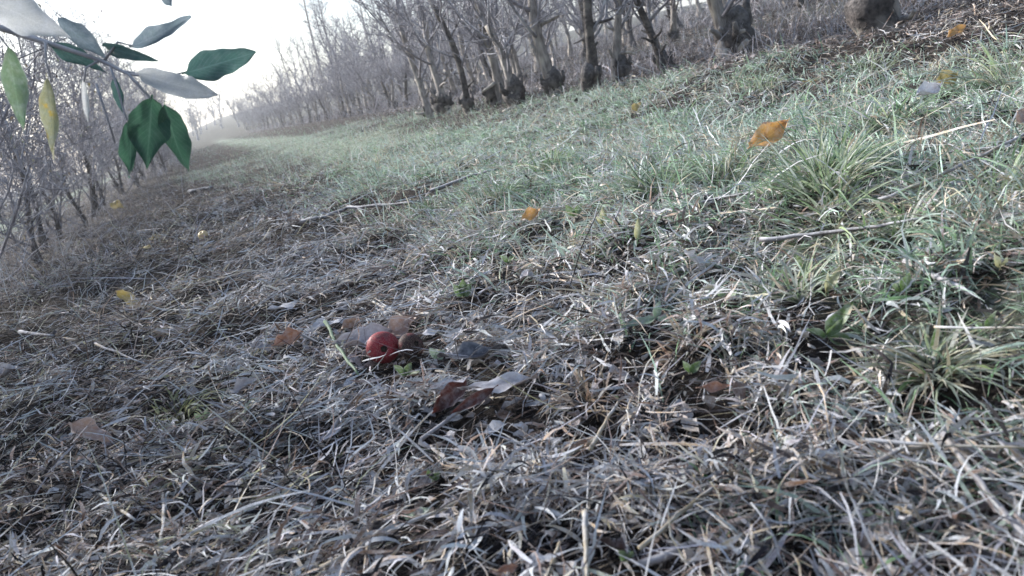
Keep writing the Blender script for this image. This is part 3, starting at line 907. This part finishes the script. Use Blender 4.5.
# ------------------------------------------------------------------ apples
def apple_mesh(name, r, flat=.9, seed=0):
    rnd = np.random.default_rng(seed); nv, nu = 22, 28
    vs, fs = [], []
    for i in range(nv + 1):
        ph = math.pi * i / nv                                     # 0: calyx end (+Z), pi: stalk end
        rr = 1 + .10 * math.sin(ph) ** 2
        zc = math.cos(ph) * flat
        zc -= .34 * math.exp(-(ph / .30) ** 2) * 1.0
        zc += .34 * math.exp(-((math.pi - ph) / .40) ** 2)
        for k in range(nu):
            a = 2 * math.pi * k / nu
            lob = 1 + .025 * math.cos(5 * a) * math.exp(-(ph / .8) ** 2) + .02 * math.cos(2 * a + 1)
            x = math.sin(ph) * rr * lob
            vs.append((r * x * math.cos(a), r * x * math.sin(a), r * zc))
    for i in range(nv):
        for k in range(nu):
            a = i * nu + k; b = i * nu + (k + 1) % nu
            fs.append((a, a + nu, b + nu, b))
    return mesh_np(name, np.array(vs), np.array(fs))


def apple_material(name, c1, c2, c3, frost, rough=.42):
    m, nt, out = newmat(name); tc = N(nt, 'ShaderNodeTexCoord'); o = tc.outputs['Object']
    sp = N(nt, 'ShaderNodeSeparateXYZ'); nt.links.new(o, sp.inputs[0])
    st = N(nt, 'ShaderNodeMapping'); st.inputs['Scale'].default_value = (1, 1, .15); nt.links.new(o, st.inputs[0])
    c = mix(nt, ramp(nt, noise(nt, 130, 4, st.outputs[0]), .35, .65), c1, c2)
    c = mix(nt, ramp(nt, noise(nt, 40, 3, o), .55, .7), c, c3)
    c = mix(nt, math_(nt, 'MULTIPLY', ramp(nt, noise(nt, 900, 2, o), .55, .62), .35), c, (.6, .42, .3))      # lenticels
    c = mix(nt, math_(nt, 'MULTIPLY', ramp(nt, noise(nt, 80, 5, o), .4, .7), frost), c, FROST)
    d = N(nt, 'ShaderNodeBsdfPrincipled', Roughness=rough); nt.links.new(c, d.inputs['Base Color']); d.inputs['Specular IOR Level'].default_value = .3
    bp = N(nt, 'ShaderNodeBump', Strength=.25, Distance=.001); nt.links.new(noise(nt, 150, 4, o), bp.inputs['Height']); nt.links.new(bp.outputs[0], d.inputs['Normal'])
    nt.links.new(d.outputs[0], out.inputs[0]); return m


M_calyx = rough_material('calyx', (.015, .012, .01), (.05, .035, .025), 300, bump=.5, dist=.001)


def apple(px, py, rpx, mat, label, axis_, flat=.9, seed=0, dz=0.0):
    p = ground(px, py + rpx * .75, .024)
    D = depth_of(p) + .012
    r = rpx / F * D / 1.08
    c = at(px, py, D)
    clear(c, r * 1.35)
    root = empty('apple', (c.x, c.y, c.z)); tag(root, label, 'apple', 'fallen apples')
    rot = axis_.to_track_quat('Z', 'Y').to_euler()
    s = link(bpy.data.objects.new('skin', apple_mesh('skin', r, flat, seed)), root); s.data.materials.append(mat); s.rotation_euler = rot
    cb = MB()
    for k in range(5):                                            # five dried sepals round the calyx pit
        a = k * 1.2566
        e = Vector((math.cos(a), math.sin(a), 0))
        cb.tube([Vector((0, 0, r * flat * .50)), e * r * .10 + Vector((0, 0, r * flat * .60)), e * r * .18 + Vector((0, 0, r * flat * .74)), e * r * .15 + Vector((0, 0, r * flat * .86))], [r * .10, r * .10, r * .08, r * .02], 5)
    cb.tube([Vector((0, 0, r * flat * .4)), Vector((0, 0, r * flat * .74))], [r * .3, r * .25], 9)
    link(bpy.data.objects.new('calyx', cb.mesh('calyx', M_calyx)), s)
    return root


tocam = (-ray(383, 347)).normalized()
RED = apple_material('apple_red', (.21, .004, .015), (.29, .011, .026), (.12, .003, .010), .05, .55)
DKA = apple_material('apple_rotten', (.014, .009, .009), (.035, .012, .013), (.13, .008, .014), .02, .7)
YLA = apple_material('apple_yellow', (.50, .34, .10), (.55, .42, .16), (.34, .06, .05), .25)
apple(383, 347.5, 16.3, RED, 'bright red frosted apple lying with its dark eye facing the viewer', (tocam + R @ Vector((.10, -.14, 0))).normalized(), .88)
apple(411, 346, 13.5, DKA, 'dark rotten apple half hidden beside the red apple', (tocam + R @ Vector((.9, .5, 0))).normalized(), .9, 2)
apple(203, 235, 5.0, YLA, 'small yellow apple with red blush on the bare strip', (tocam + R @ Vector((-.6, .8, 0))).normalized(), .9, 4)


# ------------------------------------------------------------------ fallen leaves one can point at
def fallen(b, t, wpx, mat, label, tilt=(0, .3, .6), fold=.5, curl=.6, lift=.036, lift_tip=None, name='fallen_leaf', group='fallen leaves on the ground', wave=1.0, cat='leaf'):
    mid = ground((b[0] + t[0]) / 2, max(b[1], t[1]), lift)
    D = depth_of(mid)
    B, T = at(b[0], b[1], D), at(t[0], t[1], D + .01)
    for P_ in (B, T):                                             # neither below the soil nor drifting above it
        g = float(height(P_.x, P_.y))
        if P_.z < g + .006: P_.z = g + .006
    nrm = R @ Vector(tilt)
    clear((B + T) / 2, max((T - B).length * .36, wpx / F * D * .4))
    o = leaf_object(name, B, T, nrm, wpx * 1.25 / F * D, mat, fold * .8, curl, wave, .006, nl=12, nw=6)
    tag(o, label, cat, group)
    return o


fallen((335, 344), (392, 330), 30, GREYL, 'grey lavender curled leaf arched over the left of the red apple', (-.1, .75, .7), 1.1, 1.1)
fallen((386, 334), (419, 315), 20, TAN, 'tan pink leaf standing up just right of the red apple', (-.5, .3, .8), .6, .8)
fallen((417, 334), (440, 331), 9, WHITEL, 'small white frosted leaf right of the tan pink leaf', (0, .9, .4), .4, .4)
fallen((312, 326), (346, 319), 12, WHITEL, 'pale whitish leaf lying behind the grey curled leaf', (0, .9, .5), .4, .5)
fallen((340, 330), (362, 318), 12, BROWN, 'small folded brown leaf tip above the grey curled leaf', (-.2, .6, .5), .9, .6)
fallen((274, 345), (303, 331), 20, RUST, 'crumpled rust brown leaf left of the apple', (-.2, .5, .8), .9, 1.0)
fallen((252, 345), (272, 347), 13, GREYL, 'grey crumpled leaf beside the rust brown leaf', (0, .8, .6), .5, .6)
fallen((440, 356), (507, 346), 22, DARKL, 'dark blue-black wavy leaf to the right of the apples', (0, .95, .35), .7, .7)
fallen((466, 379), (431, 414), 21, REDB, 'dark red-brown folded leaf with pale turned-over top edge', (.35, .25, .9), .95, 1.0)
fallen((495, 387), (450, 414), 12, REDB, 'second red-brown folded leaf overlapping the first one', (.3, .3, .9), 1.0, .8)
fallen((462, 388), (537, 375), 20, GREYL, 'long grey frosted leaf lying behind the red-brown leaves', (0, .95, .4), .4, .5)
fallen((437, 388), (470, 377), 9, WHITEL, 'narrow white turned-up leaf edge above the red-brown leaf', (0, .9, .3), .5, .3)
fallen((749, 148), (790, 119), 21, ORANGE, 'orange pointed leaf tilted on edge in the frosty grass', (-.3, .35, .85), .5, .6, lift=.035)
fallen((522, 219), (541, 208), 11, ORANGE, 'small orange leaf on the straw at mid distance', (0, .4, .8), .5, .5)
fallen((939, 84), (957, 72), 16, YELLOW, 'yellow-orange leaf next to the cupped frost-white leaf', (.1, .5, .8), .5, .6)
fallen((918, 95), (943, 83), 18, WHITEL, 'cupped frost-white leaf lying in grass beside a yellow leaf', (-.1, .7, .7), .9, 1.2, lift=.045)
fallen((948, 36), (966, 25), 10, ORANGE, 'small orange leaf near the top right edge', (0, .5, .8), .5, .5)
fallen((803, 82), (817, 80), 5, YELLOW, 'tiny yellow leaf flat in the grass above the orange leaf', (0, .8, .5), .3, .4)
fallen((632, 110), (641, 102), 7, YELLOW, 'tiny yellow leaf at the far grass edge below the trees', (0, .4, .8), .3, .4)
fallen((686, 252), (704, 270), 15, WHITEL, 'whitish rolled leaf in the green grass at centre right', (.5, .6, .6), 1.2, .5)
fallen((72, 424), (113, 440), 20, TAN, 'flat tan triangular leaf in the straw at lower left', (0, .8, .6), .3, .3)
fallen((233, 390), (254, 378), 18, GREYL, 'small rolled blue-grey frosted leaf among the left straw', (0, .6, .8), 1.3, 1.6, lift=.05)
fallen((-6, 374), (19, 366), 15, GREYL, 'lavender grey curled leaf cut by the left edge', (0, .7, .6), 1.1, 1.0)
fallen((117, 292), (140, 305), 13, YELLOW, 'dull yellow leaf in the dark tangle at left', (0, .7, .6), .5, .6)
fallen((148, 239), (163, 235), 7, YELLOW, 'narrow yellow leaf on the bare strip left of the yellow apple', (0, .8, .5), .3, .4)
fallen((110, 203), (124, 208), 9, YELLOW, 'bright yellow leaf at the foot of the left row', (0, .5, .8), .4, .5)
fallen((140, 248), (152, 246), 5, YELLOW, 'tiny ochre leaf on the bare strip below the narrow yellow one', (0, .8, .5), .3, .4)
fallen((270, 309), (298, 303), 11, WHITEL, 'pale grey leaf flat on the straw above the rust leaf', (0, .9, .4), .4, .4)
fallen((905, 170), (900, 188), 8, GREYL, 'small curled grey leaf near the frosty stick at right', (.3, .5, .8), 1.2, .5)
fallen((1017, 122), (1026, 108), 12, TAN, 'tan leaf cut by the right edge in the upper grass', (.2, .4, .8), .5, .5)
fallen((700, 388), (734, 384), 10, RUST, 'small rust leaf in the straw at centre right', (0, .7, .6), .5, .6)
fallen((590, 440), (560, 452), 9, BROWN, 'thin brown leaf curl in the lower straw', (0, .7, .6), .8, 1.0)
fallen((498, 572), (518, 566), 11, RUST, 'rust coloured leaf scrap at the bottom edge', (0, .8, .5), .6, .6)


# ------------------------------------------------------------------ green weeds
def weed(px, py, leaves, label, mat, lift=.022):
    p = ground(px, py, lift); D = depth_of(p)
    clear(p, .03)
    root = empty('weed_plant', p); tag(root, label, 'weed', 'green weeds in the frosted ground')
    for (dx, dy, wpx, tilt) in leaves:
        T = at(px + dx * 1.25, py + dy * 1.25, D - .012)
        g = float(height(T.x, T.y)) + .008
        if T.z < g: T.z = g
        leaf_object('leaf', p, T, R @ Vector(tilt), wpx * 1.2 / F * D, mat, .45, .5, .5, .003, parent=root, nl=9, nw=4)


weed(826, 336, ((22, -28, 16, (-.4, .4, .8)), (-16, -5, 14, (0, .8, .6)), (26, 7, 15, (0, .6, .8)), (14, -14, 10, (.5, .4, .8))), 'large bright green dock-like weed with orange leaf edges at right', WEED)
weed(826, 293, ((12, -22, 9, (-.5, .2, .8)), (2, -18, 6, (.4, .2, .8))), 'upright brown-green leaves behind the large dock-like weed', YELL)
weed(900, 292, ((8, -16, 12, (.2, .4, .8)), (-8, -8, 8, (-.2, .6, .8))), 'pair of green leaves right of the dock-like weed', WEED)
weed(806, 272, ((-8, -14, 8, (-.3, .4, .8)), (6, -8, 7, (.3, .5, .8))), 'small green seedling above the dock-like weed', WEED)
weed(727, 297, ((-9, -3, 9, (0, .6, .8)), (8, -6, 8, (.2, .5, .8))), 'small bright green weed below the whitish rolled leaf', WEED)
weed(655, 318, ((-24, 6, 12, (0, .8, .6)), (20, 2, 9, (.2, .7, .6)), (4, -14, 8, (0, .3, .9))), 'frost-edged green weed left of the whitish rolled leaf', MINT)
weed(463, 296, ((-8, -9, 10, (-.3, .5, .8)), (7, -10, 10, (.3, .5, .8)), (0, -14, 9, (0, .3, .9))), 'bright green weed sprig in the brown stems at centre', WEED)
weed(574, 216, ((-7, -9, 8, (-.3, .4, .8)), (6, -10, 8, (.3, .4, .8))), 'green weed right of the small orange leaf', WEED)
weed(603, 224, ((0, -14, 7, (0, .2, .9)), (-6, -6, 5, (-.3, .4, .8))), 'yellowish upright weed at mid distance', YELL)
weed(637, 240, ((1, -18, 7, (0, .2, .9)),), 'single pointed yellow-green leaf standing in the straw', YELL)
weed(433, 480, ((-4, -9, 8, (-.3, .5, .8)), (6, -7, 7, (.3, .5, .8))), 'tiny lime green sprig in the lower straw', WEED)
weed(626, 560, ((-6, -8, 9, (-.3, .6, .8)), (6, -7, 8, (.3, .6, .8))), 'tiny green sprig at the bottom edge', WEED)
weed(404, 516, ((22, -6, 10, (0, .8, .6)), (12, 2, 8, (0, .8, .5))), 'frosted blue-green leaf pair in the lower straw', MINT)
weed(438, 358, ((-7, -8, 9, (-.3, .6, .7)), (8, -6, 9, (.3, .6, .7))), 'frosted mint green sprig right of the apples', MINT)
weed(405, 375, ((-9, -8, 8, (-.3, .6, .7)), (5, -10, 8, (.3, .5, .7)), (12, -3, 7, (.3, .7, .6))), 'pale green sprig below the red apple', WEED)
weed(985, 328, ((9, -14, 9, (.2, .4, .8)), (-8, -5, 7, (0, .6, .7))), 'green weed near the right edge above the pale tussock', WEED)
weed(1000, 268, ((-5, -12, 8, (-.2, .4, .8)), (6, -9, 8, (.2, .4, .8))), 'dull green weed at the right edge', YELL)
weed(690, 372, ((9, -9, 8, (.2, .5, .8)), (-6, -9, 7, (-.2, .5, .8))), 'small green weed in the dark gap left of the pale tussock', WEED)
weed(508, 262, ((-7, -5, 8, (0, .6, .7)), (6, -5, 7, (0, .6, .7))), 'small green weed among the brown stems at mid distance', WEED)
weed(205, 422, ((-9, -7, 7, (-.2, .5, .8)), (8, -9, 7, (.2, .5, .8)), (2, -12, 6, (0, .3, .9))), 'yellow-green moss-like sprig in the left straw', LIME)


# ------------------------------------------------------------------ grass tussocks
def tussock(px, py, n, L, spread_px, pal, wts, label, el=(.5, 1.35), wd=.0034, seed=0):
    r = np.random.default_rng(1000 + seed)
    p = ground(px, py, .0); D = depth_of(p); sp = spread_px / F * D
    a = r.uniform(0, 6.283, n); rr = sp * r.random(n) ** .6
    x, y = p.x + rr * np.cos(a), p.y + rr * np.sin(a)
    P = np.stack([x, y, height(x, y) + .012], 1)
    hd = a + r.normal(0, .5, n)
    e = r.uniform(*el, n) * (1 - .25 * rr / sp)
    V, Q, Cc = blades(P, hd, e, r.uniform(.45, 1.1, n) * L, r.uniform(.7, 1.3, n) * wd, r.uniform(.2, 1.5, n), pick(pal, wts, n, r), 6, kink=.05, tip=.06, rg=r, roll=r.normal(0, .5, n))
    # one root crown joins the blades
    clear(p, .03)
    c0 = np.array([[p.x, p.y, p.z - .004]]); V = np.concatenate([V - c0, np.zeros((2, 3)) + [[.0, .0, -.004], [.002, 0, -.004]]])
    Cc = np.concatenate([Cc, np.array([[.15, .12, .08, .5]] * 2)])
    nb = len(V) - 2; b0 = np.arange(n) * 14
    Q = np.concatenate([Q, np.stack([b0 + 1, b0, np.full(n, nb), np.full(n, nb + 1)], 1)])
    me = mesh_np('grass_tussock', V, Q, Cc); me.materials.append(M_tuft)
    o = link(bpy.data.objects.new('grass_tussock', me)); o.location = c0[0]
    tag(o, label, 'grass tussock', 'grass tussocks')


TG = np.array([(.16, .25, .09), (.25, .32, .16), (.40, .45, .36), (.10, .17, .07), (.40, .36, .24)])
tussock(826, 190, 240, .135, 36, TG, (.35, .3, .2, .25, .1), 'large fresh green tussock in the middle of the grass at right', seed=1)
tussock(835, 232, 170, .13, 40, TG, (.2, .35, .4, .05, .3), 'pale frosted tussock just below the large green tussock', (.25, .95), seed=2)
tussock(935, 378, 170, .085, 30, TG, (.12, .3, .4, .05, .45), 'pale straw-green frosted tussock at lower right', (.25, 1.1), seed=3)
tussock(888, 128, 90, .13, 26, TG, (.3, .1, .1, .6, .05), 'dark green tussock in the hollow below the frost-white leaf', (.2, .9), seed=4)
tussock(1010, 88, 150, .19, 30, TG, (.25, .35, .35, .15, .2), 'tall blurred grass tussock at the upper right edge', (.5, 1.2), seed=5)
tussock(662, 196, 90, .10, 22, TG, (.35, .2, .2, .4, .1), 'medium green tussock left of the orange leaf', seed=6)
tussock(552, 172, 110, .10, 20, TG, (.5, .25, .15, .3, .05), 'small upright green tussock at mid distance', (.8, 1.4), seed=7)
tussock(497, 200, 80, .10, 22, TG, (.3, .2, .2, .35, .1), 'low dark green tussock above the small orange leaf', seed=8)
tussock(432, 212, 60, .08, 16, TG, (.4, .2, .2, .3, .1), 'small green tuft by the long dark stick', seed=9)
tussock(725, 182, 90, .10, 24, TG, (.3, .25, .3, .2, .1), 'frosty tuft beneath the orange leaf', seed=10)
tussock(800, 300, 80, .075, 24, TG, (.2, .3, .45, .1, .2), 'frosted tuft left of the dock-like weed', seed=11)
tussock(905, 236, 80, .09, 24, TG, (.2, .3, .4, .2, .1), 'frosted green tuft right of the pale tussock', seed=12)
tussock(1000, 200, 90, .10, 28, TG, (.25, .3, .35, .2, .1), 'frosted green tuft at the right edge by the stick', seed=13)
tussock(870, 70, 80, .10, 24, TG, (.3, .3, .4, .1, .1), 'frosty tuft in the upper grass left of the frost-white leaf', seed=14)
tussock(760, 90, 80, .10, 20, TG, (.4, .3, .3, .1, .1), 'frosty tuft near the burl-footed trunk', seed=15)
tussock(255, 360, 60, .075, 20, np.array([(.42, .40, .20), (.34, .34, .2), (.45, .44, .4)]), (1, 1, 1), 'yellowish dry tuft left of the apple', (.1, .9), seed=16)
tussock(180, 420, 70, .07, 26, np.array([(.36, .38, .14), (.28, .32, .14), (.42, .42, .36)]), (1, 1, .6), 'yellow-green dry tuft in the left straw', (.1, .8), seed=17)
tussock(590, 405, 60, .06, 22, np.array([(.36, .27, .17), (.28, .18, .11), (.44, .42, .42)]), (1, .8, .6), 'tan dry tuft right of the red-brown leaves', (.3, 1.2), seed=18)
tussock(690, 350, 60, .06, 24, np.array([(.36, .27, .17), (.28, .18, .11), (.44, .42, .42)]), (1, .8, .6), 'brown dry tuft left of the pale tussock', (.3, 1.2), seed=19)


# ------------------------------------------------------------------ sticks and long straws
def stem(pts, wpx, mat, label, name='fallen_stick', cat='stick', group='sticks and long stems on the ground', lift=.022, sides=7, taper=.55, seed=0, arch=0.0):
    rnd = random.Random(seed * 7 + 1)
    P_ = []
    n = len(pts)
    for i, (a, b) in enumerate(pts):
        g = ground(a, b, lift); P_.append(g)
    # a stiff stem bridges the hollows: inner points follow the chord's depth
    for i in range(1, n - 1):
        d0, d1 = depth_of(P_[0]), depth_of(P_[-1]); t = i / (n - 1)
        P_[i] = at(*pts[i], (d0 * (1 - t) + d1 * t) * .5 + depth_of(P_[i]) * .5)
    # subdivide with slight irregularity
    Q = []
    for i in range(n - 1):
        k = 5
        for j in range(k):
            q = P_[i].lerp(P_[i + 1], j / k)
            D = depth_of(q); s = .0007 * D
            Q.append(q + Vector((rnd.gauss(0, s), rnd.gauss(0, s), rnd.gauss(0, s * .6))))
    Q.append(P_[-1])
    D0 = depth_of(P_[0]); r0 = wpx / F * D0 / 2
    rad = [r0 * (1 - (1 - taper) * i / (len(Q) - 1)) * rnd.uniform(.86, 1.14) for i in range(len(Q))]
    o0 = Q[0].copy()
    b = MB(); b.tube([q - o0 for q in Q], rad, sides)
    o = link(bpy.data.objects.new(name, b.mesh(name, mat))); o.location = o0
    tag(o, label, cat, group)


stem([(640, 438), (662, 420), (681, 402)], 12, M_stick, 'short thick dark broken stick end in the straw at centre right', taper=.7, seed=1, lift=.015)
stem([(300, 222), (325, 217), (348, 208), (420, 202)], 5, M_stick, 'long dark stick at mid distance on the alley edge', seed=2)
stem([(430, 192), (470, 176), (500, 168)], 4, M_stick, 'thin dark stick in the far grass at centre', seed=3)
stem([(190, 192), (213, 187)], 5, M_stick, 'short dark stick on the bare strip near the far grass', seed=4)
stem([(338, 306), (385, 290), (428, 268), (462, 238)], 5, M_stick_pale, 'long grey stick rising to the right behind the apple', seed=5)
stem([(262, 338), (330, 312), (400, 285), (455, 268)], 4, M_stick, 'dark long stick running behind the curled leaves', seed=6)
stem([(320, 568), (400, 527), (480, 492), (552, 464), (600, 436)], 5, M_straw, 'longest pale yellow straw crossing the lower centre', 'long_straw', 'straw', taper=.8, seed=7, lift=.035)
stem([(590, 450), (604, 425), (618, 402)], 5, M_straw, 'short pale straw at the upper end of the longest straw', 'long_straw', 'straw', seed=8, lift=.035)
stem([(-4, 549), (60, 553), (110, 549), (152, 544)], 7, M_stick_pale, 'thick pale stalk lying at the bottom left edge', seed=9, taper=.9, lift=.03)
stem([(166, 463), (164, 500), (161, 545)], 5, M_straw, 'upright pale straw in the lower left', 'long_straw', 'straw', seed=10, lift=.035)
stem([(943, 434), (975, 476), (1005, 515), (1030, 540)], 7, M_stick_pale, 'frosted stalk slanting down to the right edge', seed=11, taper=.8, lift=.035)
stem([(640, 566), (690, 545), (745, 520), (795, 502)], 10, M_stick_pale, 'thick grey frosted stalk in the lower right straw', seed=12, taper=.7, lift=.02)
stem([(640, 548), (690, 505), (735, 470), (775, 444)], 5, M_straw, 'pale straw slanting up through the lower right', 'long_straw', 'straw', seed=13, lift=.04)
stem([(585, 512), (586, 545), (587, 582)], 6, M_straw, 'short upright pale straw at the bottom centre', 'long_straw', 'straw', seed=14, lift=.05)
stem([(545, 582), (555, 556), (560, 542)], 6, M_straw, 'stubby straw left of the bottom upright straw', 'long_straw', 'straw', seed=15, lift=.04)
stem([(420, 440), (470, 402), (440, 425)][:2], 5, M_stick_pale, 'grey straw running up beneath the red-brown leaves', 'long_straw', 'straw', seed=16, lift=.03)
stem([(325, 440), (345, 410), (362, 390)], 5, M_stick_pale, 'short grey straw below the red apple', 'long_straw', 'straw', seed=17, lift=.035)
stem([(60, 455), (105, 498), (135, 520)], 4, M_straw, 'thin yellow straw slanting down at far left', 'long_straw', 'straw', seed=18, lift=.04)
stem([(96, 344), (145, 364)], 2.6, M_stick_pale, 'thin pale straw in the dark tangle at left', 'long_straw', 'straw', seed=19, lift=.04)
stem([(20, 332), (54, 336)], 4.5, M_stick, 'short stick at the left edge of the tangle', seed=20, lift=.04)
stem([(880, 200), (930, 180), (985, 154), (1030, 130)], 5, M_stick_pale, 'long frosted stick sloping up to the right edge', seed=21, lift=.045)
stem([(760, 240), (820, 234), (880, 226), (920, 218)], 5, M_stick, 'brown stick lying across the pale tussock', seed=22, lift=.04)
stem([(905, 262), (940, 278), (972, 294)], 8, M_stick_pale, 'forked frosted stem at right of the dock-like weed', seed=23, lift=.03, taper=.6)
stem([(850, 300), (935, 327), (1030, 328)][1:], 3, M_straw, 'thin straight straw near the right edge', 'long_straw', 'straw', seed=24, lift=.03)
stem([(600, 216), (660, 212), (720, 198), (755, 192)], 4, M_stick, 'thin dark stick lying along the grass at centre', seed=25, lift=.03)
stem([(700, 317), (735, 316), (772, 318)], 3, M_straw, 'thin horizontal straw beneath the bright green weed', 'long_straw', 'straw', seed=26, lift=.03)
stem([(830, 490), (900, 450), (960, 440), (1028, 428)], 6, M_stick_pale, 'bent frosted stalk near the lower right corner', seed=27, lift=.035)
stem([(860, 440), (940, 445), (1028, 448)], 4, M_straw, 'thin flat straw crossing the bent frosted stalk', 'long_straw', 'straw', seed=28, lift=.045)
stem([(370, 300), (405, 318), (425, 330)][:2], 3, M_straw, 'short thin straw leaning behind the tan leaf', 'long_straw', 'straw', seed=29, lift=.04)
stem([(326, 322), (338, 346), (358, 374)], 4, LIME, 'yellow-green grass stalk leaning down left of the apple', 'grass_stalk', 'stalk', seed=30, lift=.05)

build_cover()
leaf_litter()

# ------------------------------------------------------------------ haze
bpy.ops.mesh.primitive_cube_add(size=1)
hz = bpy.context.object; hz.name = 'haze'; hz.data.name = 'haze'
zlo = float(verts[:, 2].min()) - 1.0; zhi = max(13.0, float(verts[:, 2].max()) + 1)
xlo, xhi, ylo, yhi = gx[0] - 2, gx[-1] + 2, gy[0] - 2, gy[-1] + 2
hz.location = ((xlo + xhi) / 2, (ylo + yhi) / 2, (zlo + zhi) / 2); hz.scale = (xhi - xlo, yhi - ylo, zhi - zlo)
hz['kind'] = 'stuff'; hz['label'] = 'pale cold morning haze in the air'
hm, hnt, hout = newmat('morning_haze')
pv = N(hnt, 'ShaderNodeVolumePrincipled'); pv.inputs['Density'].default_value = .0027; pv.inputs['Color'].default_value = (.94, .97, 1, 1); pv.inputs['Anisotropy'].default_value = .35
hnt.links.new(pv.outputs[0], hout.inputs['Volume'])
hz.data.materials.append(hm)
